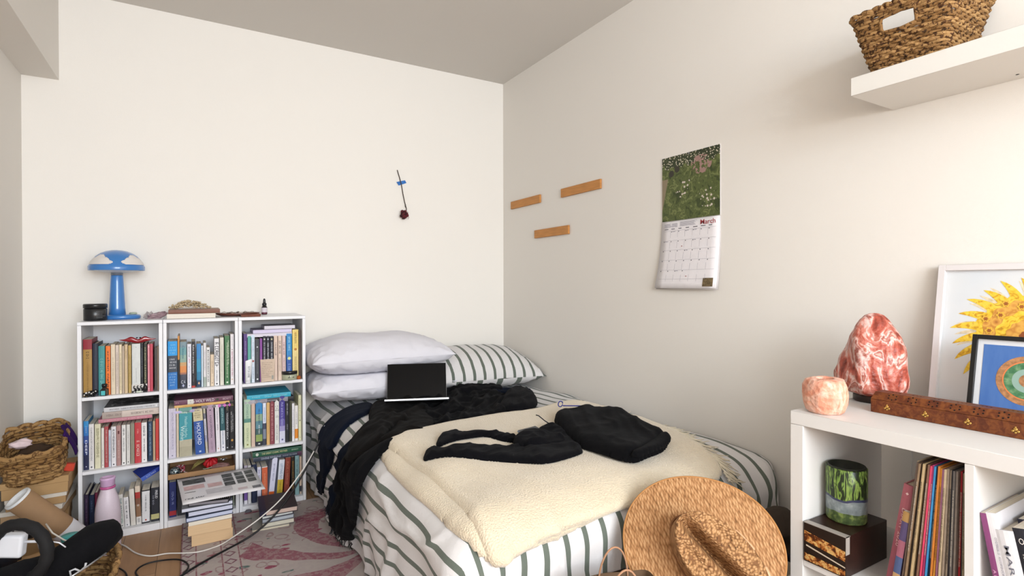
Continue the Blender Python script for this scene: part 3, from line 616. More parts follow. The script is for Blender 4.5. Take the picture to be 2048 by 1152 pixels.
for rI, r in enumerate([.14, .285, .43, .58, .73]):
    for ci in range(7):
        if rI == 0 and ci < 1: continue
        if day > 31: continue
        cq(cells[ci]+.012, cells[ci]+.026, r+.010, r+.022, GK)
        if rr.random() < .35: cq(cells[ci]+.035, cells[ci]+.035+rr.uniform(.03, .07), r+.010, r+.017, GM)
        if rr.random() < .15: cq(cells[ci]+.08, cells[ci]+.10, r+.09, r+.10, mat('A04848'))
        day += 1
for ci in range(7): cq(cells[ci]+.012, cells[ci]+.012+rr.uniform(.05, .08), .108, .118, GK)
for q in range(7): cq(.06, .06+rr.uniform(.10, .14), .03+q*.009, .033+q*.009, GM); cq(.20, .30, .03+q*.009, .033+q*.009, GM)
for q in range(8): cq(.34, .34+rr.uniform(.25, .30), .018+q*.009, .021+q*.009, GM)
cq(.80, .95, .855, .975, mat('6A5A3E', .6, var=.5, vscale=120))
build('calendar_print', mb, t)
word('month_title', 'March', mat('A0343C', .5), .075, .020, t, (-.0085, -1.7035+1.605, -.017), (0, 0, -PI/2))
build('hook', MB().lathe([(.002, 0), (.002, .006), (.004, .007), (.004, .009), (0, .0095)], mat('8A8A8A', .3, metal=.8), Matrix.Translation((0, 0, .280)) @ Matrix.Rotation(-PI/2, 4, 'Y'), 10), t)

# ================================================================ ON TOP OF THE BOOKCASES
T = BH+.0005
BLUE = mat('3A7ABF', .28, coat=.5, spec=.5)
lx, ly = -2.121, -.150
t = thing('mushroom_lamp', 'blue mushroom shaped lamp with white cloud patches on the left bookcase', 'lamp', (lx, ly, T))
mb = MB(); mb.lathe([(.0, 0), (.060, 0), (.066, .003), (.067, .012), (.063, .018), (.040, .021), (0, .021)], BLUE, seg=40, fn=lambda p, a: (p.x*.92+.014*(1+math.cos(a)), p.y*.85, p.z))
build('base', mb, t)
mb = MB(); mb.lathe([(.033, .018), (.031, .05), (.0285, .10), (.0255, .16), (.0235, .195), (.022, .200), (.019, .202)], BLUE, seg=32); build('stem', mb, t)
build('neck', MB().lathe([(.0235, .200), (.0235, .222), (.020, .224)], mat('6A7280', .3, spec=.6), seg=28), t)
DP = [(.106, .222), (.107, .227), (.107, .240), (.103, .246), (.0985, .256), (.090, .272), (.077, .288), (.060, .301), (.040, .310), (.020, .3145), (0, .316)]
mb = MB(); mb.lathe(DP, BLUE, seg=56, cap=False); mb.lathe([(.106, .222), (.101, .223), (.101, .238), (.085, .26), (.05, .285), (0, .295)], mat('DCE2EA', .4), seg=40, cap=False); build('shade', mb, t)
build('inner_diffuser', MB().lathe([(.024, .212), (.060, .216), (.096, .226), (.100, .238)], mat('D8DDE4', .35, spec=.5), seg=40, cap=False), t)
def dome(a, z):               # point on the dome at azimuth a, height z, just proud of it
    for (r0, z0), (r1, z1) in zip(DP[3:], DP[4:]):
        if z <= z1 or z1 == .316:
            r = r0+(r1-r0)*(z-z0)/(z1-z0); break
    r += .0012
    return Vector((r*math.cos(a), r*math.sin(a), z+.0006))
CLM = mat('DDD8D4', .45)
for s_, nm in ((-1, 'l'), (1, 'r')):
    mb = MB(); a0 = -PI/2+.10+s_*.80
    bl = [(0, .272, .020, .30), (.22, .264, .016, .28), (-.22, .264, .016, .28), (-.42, .258, .010, .22), (.42, .257, .009, .22)]
    def inside(da, z): return any(((z-zc)/rz)**2+((da-ac)/ra)**2 < 1 for ac, zc, rz, ra in bl) or (abs(da) < .52 and .2475 < z < .258)
    NA, NZ = 44, 22; vv = {}
    for i in range(NA):
        for j in range(NZ):
            da = -.75+1.5*(i+.5)/NA; z = .2472+.046*(j+.5)/NZ
            if inside(da, z):
                q = []
                for di, dj in ((0, 0), (1, 0), (1, 1), (0, 1)):
                    kk = (i+di, j+dj)
                    if kk not in vv: vv[kk] = mb.bm.verts.new(dome(a0-.75+1.5*kk[0]/NA, .2472+.046*kk[1]/NZ))
                    q.append(vv[kk])
                mb.face(q, CLM, True)
    o = build('cloud_patch', mb, t); o['label'] = 'white cloud patch'; solid(o, .0008, 0)
build('switch_disc', MB().lathe([(0, .021), (.015, .021), (.016, .025), (.013, .029), (0, .030)], mat('A8B4A0', .4), Matrix.Translation((.060, .0, 0)), 20), t)
BLK = mat('17181B', .3, spec=.5)
t = thing('cosmetic_jar', 'squat glossy black jar with black lid left of the blue lamp', 'jar', (-2.193, -.215, T))
build('jar_body', MB().lathe([(0, 0), (.040, 0), (.0425, .003), (.0425, .050), (.038, .054)], BLK, seg=36), t)
build('lid', MB().lathe([(.0435, .0545), (.0437, .070), (.041, .073), (0, .073)], BLK, seg=36), t)
g = MB(); GT = mat('6E7074', .5); rr = random.Random(9)
for q in range(5):
    for a in range(int(rr.uniform(5, 9))):
        th = -1.35+a*.11; z = .040-q*.007; th2 = th+.07
        g.quad([(.0428*math.cos(th), .0428*math.sin(th), z), (.0428*math.cos(th2), .0428*math.sin(th2), z), (.0428*math.cos(th2), .0428*math.sin(th2), z+.0025), (.0428*math.cos(th), .0428*math.sin(th), z+.0025)], GT)
build('label_print', g, t)
# crystal cluster and pink crystal point
CR = mat('E6DCDA', .08, trans=.55, spec=.6, var=.1, vscale=60)
t = thing('crystal_cluster', 'small clear crystal cluster on the left bookcase right of the lamp', 'crystal', (-2.002, -.175, T))
mb = MB(); rr = random.Random(4)
for i in range(13):
    a = rr.uniform(0, 2*PI); tilt = rr.uniform(.1, .9); r = rr.uniform(.004, .008); L_ = rr.uniform(.018, .034)
    M = Matrix.Translation((rr.uniform(-.014, .014), rr.uniform(-.010, .010), .003)) @ Matrix.Rotation(a, 4, 'Z') @ Matrix.Rotation(tilt, 4, 'Y')
    mb.lathe([(r, 0), (r, L_*.7), (0, L_)], CR, M, 6, False)
mb.blob((0, 0, .005), (.02, .015, .005), CR, 2, .2)
build('crystal_points', mb, t)
o = build('quartz_point', MB().blob((0, 0, .014), (.038, .013, .0145), mat('A88C92', .25, trans=.25, var=.3, vscale=50), 5, .35, 1.6, 4), None, (-1.962, -.19, T), (0, math.radians(-14), .2))
tag(o, 'long rosy stone leaning beside the cream book on the bookcase top', 'stone')
# book stack with beads
book_kw = dict(group='books lying on the bookcase tops')
FB('thick cream paged book lying on the middle bookcase top', 333.5, 431, T+.022, T, 'D8CFC4', flip=True, y=-.27, d=.20, pagec=mat('E4DCD0', .85, var=.05, vscale=300), **book_kw)
FB('brown leather journal lying on the cream book beneath the beads', 336.5, 440, T+.0405, T+.0225, '7C5040', flip=False, y=-.27, d=.19, cover='8A6650', **book_kw)
BD_ = mat('BBA888', .7, var=.2, vscale=80)
t = thing('bead_necklace', 'heap of coiled beige wooden bead necklaces on the brown journal', 'necklace', (-1.835, -.19, T+.041))
mb = MB(); rr = random.Random(12)
for q in range(3):
    for i in range(62):
        a = i*.36+q; R1 = .062-.014*q-.00030*i; 
        x = R1*1.35*math.cos(a)+.01*math.sin(i*.9); y = R1*.75*math.sin(a*1.03+q)
        z = .005+q*.0095+.0060*abs(math.sin(i*.21+q))+(.010*max(0, 1-abs(x+.01)/.05))
        mb.blob((x, y, z), (.0052, .0052, .0052), BD_, i, .05, 1, 1)
build('beads', mb, t)
DW = mat('5C3022', .4, var=.3, vscale=20, stretch=(1, 6, 1), coat=.3)
t = thing('wooden_leaf_dish', 'shallow dark wooden oval dish holding trinkets on the bookcase tops', 'dish', (-1.628, -.165, T))
def ell(fx, fy): return lambda p, a: (p.x*fx, p.y*fy, p.z)
build('dish_body', MB().lathe([(0, 0), (.060, 0), (.078, .008), (.084, .016), (.080, .0165), (.070, .009), (0, .005)], DW, seg=40, fn=ell(1.2, .75)), t)
t = thing('wooden_tray', 'reddish brown wooden tray partly under the oval dish', 'tray', (-1.578, -.235, T))
build('tray_body', MB().lathe([(0, 0), (.058, 0), (.064, .011), (.060, .0115), (.055, .004), (0, .004)], mat('7A4A3A', .5, var=.2, vscale=25), seg=4, smooth=False, M=Matrix.Rotation(PI/4, 4, 'Z'), fn=ell(1.0, 1.0)), t)
t = thing('jewellery_heap', 'small heap of stones and silver jewellery in the oval wooden dish', 'jewellery', (-1.628, -.165, T+.0055))
mb = MB(); rr = random.Random(8)
for i in range(26):
    m = rr.choice([mat('C8B8A8', .4), mat('8A7060', .5), mat('B4B4B8', .25, metal=.9), mat('50403A', .5), mat('D8D0C8', .3)])
    mb.blob((rr.uniform(-.065, .065), rr.uniform(-.03, .03), .007+rr.uniform(0, .005)), (rr.uniform(.004, .010), .006, rr.uniform(.003, .006)), m, i, .3, 2, 2)
build('stones', mb, t)
mb = MB(); mb.tube([(-.07+.01*i, .012*math.sin(i*1.3)-.01, .014+.004*math.sin(i*2)) for i in range(15)], .0014, mat('B0A8A0', .3, metal=.8), 6); build('chain', mb, t)
t = thing('dropper_bottle', 'little black dropper bottle with white label on the right bookcase', 'bottle', (-1.500, -.10, T))
build('bottle_glass', MB().lathe([(0, 0), (.0125, 0), (.014, .002), (.014, .038), (.011, .043), (.0085, .045)], mat('1C1416', .15, spec=.6), seg=24), t)
build('dropper_cap', MB().lathe([(.0105, .0455), (.0108, .058), (.0075, .060), (.0065, .066), (.0060, .076), (.0035, .083), (0, .084)], BLK, seg=20), t)
build('paper_label', MB().lathe([(.0143, .012), (.0143, .036)], mat('D4CCD4', .6), seg=28, cap=False), t)
build('label_band', MB().lathe([(.0142, .003), (.0142, .012)], mat('5A2436', .5), seg=28, cap=False), t)
# ================================================================ SMALL THINGS ON THE SHELVES
z1, z2, z3 = [z+.0006 for z in RZ]
t = thing('dropper_vial', 'small dark bottle with turquoise label in front of the teal book', 'bottle', (at(209, 785, 1, -.313).x, -.312, z1))
build('bottle_glass', MB().lathe([(0, 0), (.0145, 0), (.0155, .002), (.0155, .024), (.008, .033), (.007, .036)], mat('221614', .15, spec=.6), seg=4, smooth=False, M=Matrix.Rotation(PI/4-.35, 4, 'Z')), t)
build('cap', MB().lathe([(.0095, .0365), (.0095, .050), (0, .051)], BLK, seg=18), t)
mb = MB(); M = Matrix.Rotation(-.35, 4, 'Z'); mb.quad([M @ Vector(p) for p in ((-.008, -.0116, .003), (.008, -.0116, .003), (.008, -.0116, .022), (-.008, -.0116, .022))], mat('58BFC4', .5)); build('label_patch', mb, t)
BW = mat('1A1A1C', .35)
IV = mat('D8D4D0', .45)
t = thing('painted_frog_figurine', 'small black and white spotted animal figurine at the left end', 'figurine', (at(180, 788, 1, -.311).x, -.311, z1))
mb = MB(); mb.blob((0, 0, .013), (.021, .011, .011), BW, 3, .3, 2, 3); mb.blob((.019, .002, .020), (.010, .008, .008), BW, 5, .2, 2, 2)
for x in (-.015, -.005, .008, .016): mb.tube([(x, -.006, .012), (x+.002, -.009, .0045), (x-.002, -.010, 0.0015)], .0028, BW, 6)
build('body', mb, t)
mb = MB(); rr = random.Random(2)
for x, z, r in ((-.012, .018, .004), (-.002, .020, .0035), (.006, .014, .0035), (-.018, .010, .003), (.020, .023, .003), (.012, .019, .002)): mb.blob((x, -.0098, z), (r, .0022, r), IV, 1, .3, 2, 2)
build('white_spots', mb, t)
t = thing('penguin_toast_rack', 'small black and white ornament with a row of three curved bird necks', 'ornament', (at(279, 780, 1, -.310).x, -.310, z1))
mb = MB()
mb.box((-.026, -.001, .006), (.026, .003, .009), BW); mb.box((-.028, .003, 0), (.028, .005, .036), IV, bev=.001)
build('backing', mb, t)
for i in range(3):
    x = -.020+i*.0125
    build('bird', MB().tube([(x+.006, -.002, .009), (x+.006, -.004, .016), (x+.001, -.004, .021), (x-.001, -.004, .026), (x+.002, -.004, .031), (x+.005, -.004, .029)], [.0042, .0048, .003, .002, .0024, .001], BW, 8), t)
mb = MB(); mb.blob((.021, -.003, .017), (.0085, .006, .015), BW, 2, .15); mb.blob((.019, -.003, .034), (.004, .004, .004), BW, 2, .1)
for x in (.016, .025): mb.tube([(x, -.003, .010), (x, -.003, .0015)], .003, BW, 6)
for x in (-.024, -.012): mb.tube([(x, -.002, .009), (x, -.002, .0015)], .003, BW, 6)
build('large_bird', mb, t)
build('white_foot', MB().box((-.012, -.005, .0005), (.008, .0005, .008), mat('C8D0C0', .4), bev=.001), t)
# red lacquer mask lying on the books
t = thing('lip_shaped_mask', 'glossy dark red wavy ornament lying across the top of cream paperbacks', 'ornament', (at(276, 680, 1, -.292).x, -.291, .8335))
mb = MB(); RD = mat('8C1420', .2, coat=.6)
def lip(u, v):
    x = (u-.5)*.136; s = 2*u-1; th = max(0, (1-abs(s)**1.5))**.8
    topz = .009+.008*math.exp(-((abs(s)-.38)/.25)**2)+.006*abs(s)
    bot = .006*abs(s)**1.4+.001
    a = v*2*PI; zc = (topz+bot)/2*1.55; hz = (topz-bot)/2*th*1.7+.0006
    return Vector((x, math.sin(a)*.006*th, zc+math.cos(a)*hz))
mb.grid(33, 17, lip, RD); build('mask_body', mb, t)
mb = MB()
for x in (-.004, .008): mb.blob((x, 0, .0235), (.004, .003, .0028), BW, 1, .2)
build('black_tips', mb, t)
# white tube, kraft pouch, jar with black lid
t = thing('cosmetic_tube', 'white squeeze tube with grey writing standing at the left of the right bookcase', 'tube', (at(496, 762, 1, -.312).x, -.311, z1))
mb = MB(); TW = mat('DCDDE0', .35)
mb.lathe([(0, 0), (.0115, 0), (.012, .001), (.012, .014)], TW, seg=20); build('cap', mb, t)
def tub(u, v):
    a = v*2*PI; k = 1-u; return Vector((math.cos(a)*(.0125+.003*u)+u*.004, math.sin(a)*(.0125*k+.0008), .0145+u*.098+u*.005*math.cos(a)))
mb = MB(); mb.grid(9, 21, tub, TW); build('tube_body', mb, t)
g = MB(); glyphs(g, .03, .085, .002, .008, mat('7E848E'), 0, random.Random(1), f=lambda a, b: (b-.001+a*.04, -.0150+a*.11, a)); build('tube_print', g, t)
t = thing('kraft_pouch', 'beige kraft paper pouch covered in fine print standing before black books', 'pouch', (at(536, 757, 1, -.313).x, -.309, z1))
KP = mat('CDB9A6', .8, var=.06, vscale=40, bump=.3, bscale=60)
def pou(u, v):
    a = v*2*PI; k = 1-u**1.5; wv = .034+.003*u; return Vector((math.cos(a)*wv*(abs(math.cos(a))**-.35 if abs(math.cos(a)) > .1 else 1)*.9, math.sin(a)*(.010*k+.0008)+.006*u, .0002+u*.108+.0012*math.sin(a*3)))
mb = MB(); mb.grid(13, 41, pou, KP); build('pouch_body', mb, t)
g = MB(); rr = random.Random(6); PK = mat('8A7A6C')
for q in range(9): glyphs(g, -.026, -.026+rr.uniform(.03, .052), .092-q*.0085, .0035, PK, 0, rr, f=lambda a, b: (a, -.0112*(1-(b/.108)**1.5)-.0014+.006*b/.108, b))
g.box((.016, -.0125, .012), (.024, -.0115, .030), mat('9A9A94')); build('pouch_print', g, t)
t = thing('balm_jar', 'squat greenish glass jar with black lid in the right bookcase', 'jar', (at(579, 755, 1, -.300).x, -.299, z1))
build('jar_body', MB().lathe([(0, 0), (.034, 0), (.0368, .003), (.0368, .026), (.035, .028)], mat('A9AC94', .25, spec=.5), seg=36), t)
build('lid', MB().lathe([(.0372, .0285), (.0375, .041), (.036, .043), (0, .043)], BLK, seg=36), t)
g = MB(); 
for a0_, wd_, h_ in ((-1.9, .25, .004), (-1.75, .08, .012), (-1.35, .2, .003), (-1.25, .15, .005)):
    M = lambda a, z: (.0371*math.cos(a), .0371*math.sin(a), z)
    g.quad([M(a0_, .012), M(a0_+wd_, .012), M(a0_+wd_, .012+h_), M(a0_, .012+h_)], mat('4A4C40'))
build('jar_print', g, t)
o = build('orange_flower', MB().blob((0, 0, .008), (.010, .008, .008), mat('B4602C', .8, var=.3, vscale=90), 3, .8, 3, 3), None, (at(597, 750, 1, -.312).x, -.315, z1)); tag(o, 'tiny dried orange flower head beside the black lidded jar', 'flower')
# fallen blue book on top of the bottom row, left bookcase
book('blue covered paperback lying tilted on the thick books, left bookcase, bottom shelf', at(283, 962, 1, -.27)+Vector((0, 0, .005)), .020, .085, .10, [(0, '3048A8'), (.5, '4A66BC')], [('~', .5, .5, .4, 'A0B0DC')], '2C3F98', False, (math.radians(12), math.radians(64), math.radians(32)), 'books in the white bookcases')
# trinket tray in the middle bookcase
t = thing('cardboard_tray', 'shallow cardboard tray full of trinkets in the middle bookcase bottom shelf', 'tray', (-1.923, -.322, .2120))
CB = mat('A07C58', .85, var=.08, vscale=20)
mb = MB(); Wt, Dt, Ht = .268, .20, .022
mb.box((0, 0, 0), (Wt, Dt, .002), CB).box((0, 0, .002), (Wt, .002, Ht), CB).box((0, Dt-.002, .002), (Wt, Dt, Ht), CB).box((0, .002, .002), (.002, Dt-.002, Ht), CB).box((Wt-.002, .002, .002), (Wt, Dt-.002, Ht), CB)
build('tray_body', mb, t)
for x in (.06, .13, .2):     # hidden paperbacks carry the tray
    book('dark paperback standing under the cardboard trinket tray', (-1.923+x, -.285, z3), .05, .1805, .15, '34343A', group='books hidden under the trinket tray')
def bits(name, label, cat, c, parts, grp=None):
    t = thing(name, label, cat, c, group=grp)
    for nm, mb in parts: build(nm, mb, t)
    return t
tz = .2147
k = NB('mirror_tiles', .12); k.b.inputs['Metallic'].default_value = .85
k.col(k.ramp(k.vor(k.tc.outputs['Object'], 190, 'F1', 'Color', .2), [(0, '3C5058'), (.4, 'A8B8C0'), (.7, 'E4ECF0'), (1, 'FFFFFF')], 'CONSTANT'))
bits('disco_ball', 'small silver mirror ball at the left end of the trinket tray', 'ornament', (-1.896, -.292, tz+.022), [('ball', MB().lathe([(.022*math.sin(PI*i/12), -.022*math.cos(PI*i/12)) for i in range(13)], k.m, seg=24, smooth=False, cap=False))])
mb = MB(); rr = random.Random(5)
for i in range(60):
    a = i*.5; mb.blob((.016*math.cos(a)+.002*rr.random(), .014*math.sin(a), .005+.030*(i/60)), (.0040,)*3, mat(rr.choice(['8C2838', 'A85460', 'C8B8B4']), .4), i, .05, 1, 1)
bits('bead_bracelet', 'coil of red and white beads behind the mirror ball', 'bracelet', (-1.878, -.25, tz), [('beads', mb)])
mb = MB()
for i in range(9):
    a = -.9+.23*i; mb.tube([(0, 0, .010), (.030*math.cos(a), .02*math.sin(a), .034), (.065*math.cos(a), .03*math.sin(a), .050)], [.001, .005, .0012], mat('9A8C50', .8, var=.3), 6, flat=.4)
bits('dried_leaves', 'spray of dried olive yellow leaves in the middle of the trinket tray', 'dried plant', (-1.835, -.27, tz), [('leaves', mb)])
mb = MB(); 
for i in range(9): mb.blob((.012*math.cos(i*2.4)*(i/9), .010*math.sin(i*2.4), .026+.003*(i % 3)), (.024, .008, .020), mat('B01C24', .55, var=.2, vscale=50), i, .5, 2, 2, Matrix.Rotation(i*2.4, 3, 'Z'))
bits('red_fabric_flower', 'bright red fabric flower in the trinket tray', 'flower', (-1.755, -.272, tz+.004), [('petals', mb)])
bits('pinkish_stone', 'large dark pinkish stone at the right end of the trinket tray', 'stone', (-1.715, -.285, tz), [('stone', MB().blob((0, 0, .016), (.040, .018, .016), mat('7C5A56', .6, var=.3, vscale=60), 7, .2, 2, 4))])
mb = MB(); mb.blob((0, 0, .006), (.010, .007, .006), mat('B8BCC0', .2, metal=.9), 2, .5, 3, 2); mb.tube([(.004*i-.012, .004*math.sin(i*1.4), .010) for i in range(8)], .0015, mat('B8BCC0', .2, metal=.9), 6)
bits('silver_brooch', 'small silver brooch on the stone at the right of the tray', 'brooch', (-1.700, -.262, tz+.031), [('brooch', mb)])
mb = MB(); mb.tube([(.010*math.cos(i*.7)+.003*i-.03, .008*math.sin(i*.7), .004+.001*i) for i in range(20)], .0015, mat('A8B4A0', .6), 6)
bits('green_cord', 'pale green cord looped in front of the red flower', 'cord', (-1.785, -.300, tz), [('cord_loop', mb)])
mb = MB(); mb.blob((0, 0, .008), (.012, .008, .008), mat('C8A8A0', .5), 3, .6, 3, 2); mb.tube([(.02*math.cos(i*.5), .01*math.sin(i*.5), .005) for i in range(14)], .0018, mat('3A2C28', .5), 6)
bits('shell_earring', 'pale pink shell on a dark ring beside the beads', 'earring', (-1.855, -.295, tz), [('shell', mb)])
# ================================================================ STACKS OF BOOKS ON THE FLOOR
GRP1 = 'books in the tall stack on the floor'
def block(label, cx, cy, z, w, d, h, rz, cover, page, hard=True, grp=GRP1, spine_left=True, name='book'):
    """book lying flat: page edges towards the room, spine on the left"""
    t = thing(name, label, 'book', (cx, cy, z), (0, 0, rz), grp)
    tt = .0022 if hard else .001; ov = .003 if hard else .0005
    cm = mat(cover, .5, var=.05, vscale=30)
    c = MB().box((-w/2, -d/2, 0), (w/2, d/2, tt), cm).box((-w/2, -d/2, h-tt), (w/2, d/2, h), cm).box((-w/2, -d/2, tt), (-w/2+tt, d/2, h-tt), cm)
    build('cover', c, t); build('pages', MB().box((-w/2+tt, -d/2+ov, tt), (w/2-ov, d/2-ov, h-tt), mat(page, .9, var=.07, vscale=250, stretch=(.05, .05, 4))), t)
    return t
z = .009; sx, sy = -1.762, -.515
for lab, w_, d_, h_, dx_, dy_, rz, cv, pgc, hd in (
    ('pale wooden box like thick block at the very bottom of the tall stack', .152, .19, .046, .004, .0, .02, 'C9A882', 'CDAE88', False),
    ('thick tan paged book, second from the floor in the tall stack', .160, .20, .042, -.003, .0, .0, 'BFA07C', 'D2B48E', False),
    ('cream paged book, third from the floor in the tall stack', .160, .20, .019, -.004, .0, .03, 'D4C9BA', 'E2DACB', False),
    ('dark blue hardback with lilac pages, lower of two in the tall stack', .172, .215, .019, -.008, -.0, .04, '28344E', 'BFC6DC', True),
    ('dark blue hardback with pale pages, upper of two in the tall stack', .165, .21, .021, -.002, .0, .02, '2A3040', 'C9CCDE', True),
    ('grey softcover notebook sticking out left in the tall stack', .185, .20, .014, -.012, .0, .0, '8A8E96', 'D4D6E4', False)):
    block(lab, sx+dx_, sy+dy_, z, w_, d_, h_, rz, cv, pgc, hd); z += h_+.0006
block('black notebook with grey pages turned askew high in the tall stack', sx+.012, sy-.01, z, .150, .19, .016, -.22, '17181C', '8E8A90', True); z += .0166
t = thing('spiral_notebook', 'black spiral bound notebook just below the top white book of the stack', 'notebook', (sx+.016, sy-.012, z), (0, 0, -.10), GRP1)
build('cover', MB().box((-.07, -.085, 0), (.07, .09, .009), mat('1E1F24', .5)), t)
mb = MB()
for i in range(18):
    x = -.062+i*.0073; mb.tube([(x+.0, -.083+.006*math.cos(a)-.002, .0045+.0068*math.sin(a)) for a in [j*2*PI/10 for j in range(9)]], .0009, mat('B8B4A4', .35, metal=.6), 5)
build('spiral_wire', mb, t); z += .0125
block('white book directly beneath the open leaflet on the stack', sx+.016, sy-.0, z, .150, .19, .022, .03, 'D8D8E4', 'D0D0E2', False); z += .0226
print('stack top', z)
# printed leaflet on the stack
zl = z+.001
t = thing('record_sleeve', 'white printed sleeve with photo strips lying on the tall floor stack', 'record sleeve', (0, 0, 0))
Q = [at(354.5, 960, 2, zl+.006), at(506.5, 934, 2, zl+.010), at(530.5, 977.6, 2, zl), at(365.5, 1010, 2, zl)]
def lf(u, v): 
    p = Q[0].lerp(Q[1], u); q = Q[3].lerp(Q[2], u); r = p.lerp(q, v); r.z += .004*math.sin(u*PI)*0; return r
mb = MB(); mb.grid(9, 9, lambda u, v: lf(u, v), mat('DCDADD', .35, spec=.5)); s_ = build('sheet', mb, t); solid(s_, .002, 0)
mb = MB()
def lq(u0, u1, v0, v1, m): mb.quad([lf(u0, v1)+Vector((0, 0, .0018)), lf(u1, v1)+Vector((0, 0, .0018)), lf(u1, v0)+Vector((0, 0, .0018)), lf(u0, v0)+Vector((0, 0, .0018))], m)
BWP = mat('4A4C4C', .5, var=.9, vscale=45); RB = mat('A89A9C', .5, var=.3, vscale=60)
lq(.05, .33, .10, .30, BWP); lq(.05, .30, .36, .52, mat('C8A8A8', .5, var=.2, vscale=50)); lq(.34, .52, .40, .55, mat('C8A8A8', .5, var=.2, vscale=50))
for i, (a, b) in enumerate(((.545, .68), (.71, .82), (.845, .955))):
    for q in range(3): lq(a, b, .12+q*.17, .12+q*.17+.15, BWP)
lq(.05, .18, .60, .615, mat('34343A')); lq(.30, .62, .62, .80, mat('BDBBC0', .5, var=.1, vscale=80)); lq(.68, .80, .78, .86, mat('C8B8BC')); lq(.86, .97, .80, .90, mat('6A6A70', .5, var=.8, vscale=300))
build('sheet_print', mb, t)
ux = (lf(.2, .8)-lf(.05, .8)).normalized(); vy = (lf(.1, .7)-lf(.1, .9)).normalized(); nz = ux.cross(vy)
w_ = word('sheet_title', 'red star', mat('3A3A40', .5), .070, .016, t, lf(.155, .84)+Vector((0, 0, .0022)))
yv = -nz; zv = ux.cross(yv)
w_.rotation_euler = Matrix(((ux.x, yv.x, zv.x), (ux.y, yv.y, zv.y), (ux.z, yv.z, zv.z))).to_euler()
# second, lower stack
G2 = 'books in the low stack on the rug'; z = .009
cx2, cy2 = -1.500, -.500
block('pale grey folder at the bottom of the low stack, sticking out left', cx2-.022, cy2, z, .150, .20, .008, -.08, 'A8A49C', 'C8BEA8', False, G2); z += .0086
for lab, w_, d_, h_, dx_, dy_, rz, cv, pgc, hd in (
    ('cream paged paperback, second in the low stack', .130, .185, .017, .006, .0, -.05, '9C948C', 'C9C4B4', False),
    ('grey hardback with pale blue pages, middle of the low stack', .132, .18, .018, .004, .0, -.02, '6A6C74', 'AEB4BC', True),
    ('white paged hardback beneath the dark top book of the low stack', .130, .18, .017, .0, .0, .0, '3C3A48', 'D2D4D0', True)):
    block(lab, cx2+dx_, cy2+dy_, z, w_, d_, h_, rz, cv, pgc, hd, G2); z += h_+.0006
t = block('large dark hardback with maroon border on top of the low stack', cx2+.008, cy2-.006, z, .155, .200, .022, -.05, '33262A', 'C8B0A4', True, G2)
o = build('spine_wrap', MB().box((-.0785, -.1003, -.0003), (-.052, .1003, .0224), mat('1C1834', .5)), t)
word('cover_title', 'THE RED BOOK', mat('6E6248', .5), .07, .010, t, (0, -.01, .0227), (-PI/2, 0, 0))
mb = MB(); mb.tube([(-1.592, -.345+.004*math.sin(i), .012) if i < 2 else (-1.60+.012*math.cos(i), -.350+.01*math.sin(i), .012+.002*(i % 3)) for i in range(9)], .004, mat('6A6870', .8), 6)
o = build('grey_string', mb); tag(o, 'small grey coil of cord on the rug left of the low stack', 'cord')
# ================================================================ THE BED
build_bed = thing('divan_bed', 'double bed base and mattress under striped bedding in the corner', 'bed', (0, 0, 0))
build('base', MB().box((-1.19, -1.93, .05), (-.03, -.03, .26), mat('3A322C', .9, var=.2), bev=.01), build_bed)
build('mattress', MB().box((-1.20, -1.94, .262), (-.03, -.02, .440), mat('CFCBC6', .9), bev=.03, seg=3), build_bed)
for x in (-1.12, -.12):
    for y in (-.12, -1.85): build('leg', MB().lathe([(.02, .009), (.025, .05)], mat('2A2420', .6), Matrix.Translation((x, y, 0)), 12), build_bed)
BX0, BX1, BY0, BZ = -1.185, -.075, -1.93, .47
def sn(a, b, s=0): return (math.sin(a*5.1+b*2.3+s)+math.sin(a*2.7-b*6.3+1.7*s+1)+.6*math.sin(a*9.7+b*8.1+2.1*s+2)+.5*math.sin(-a*13.1+b*11.7+s*3))/3.1
def rnd_(r, R=.10):
    q = R*PI/2
    if r < q: return R*math.sin(r/R), R*(1-math.cos(r/R))
    return R-(r-q)*.03, R+(r-q)*.99
def drape0(u, v, off=0.0):              # cloth coordinates (metres across, metres along the bed) -> place in the room
    cu = min(max(u, BX0), BX1); cv = max(v, BY0); a = u-cu; b = v-cv
    r = math.hypot(a, b)
    puff = .012*sn(u*1.2, v*1.2)+.02*math.exp(-((u+.15)/.3)**2-((v+1.0)/.7)**2)
    if r < 1e-6:
        e = min(u-BX0, v-BY0, .15)/.15
        return Vector((u, v, BZ+puff+off-.012*(1-e)**2))
    dx, dy = a/r, b/r
    if a and b: m_ = max(abs(a), abs(b)); r = m_+.45*(r-m_)
    h, d = rnd_(r)
    if a > 0: d *= .25+.75*min(1, max(0, -b)/.15)
    k = min(1, max(0, (r-.08)/.25)); ang = math.atan2(b, a)
    per = (v if abs(a) > abs(b) else u)+ang*.25
    fold = k*(.013*math.sin(per*9+r*3)+.005*math.sin(per*23+1.3+r*5)+.006*math.sin(r*13+per*4))
    if a > 0 and b < 0: fold += k*.02*math.sin(ang*9)
    Hh = h+fold+off*min(1, r/.1)
    x = cu+dx*Hh; y = cv+dy*Hh; z = BZ-d+puff*(1-k)+off*max(0, 1-r/.12)-.012
    if x > -.012: x = -.012-(.5*0)
    if z < .016: z = .016
    if y > -.36 and x < -1.322: x = -1.322
    return Vector((x, y, z))
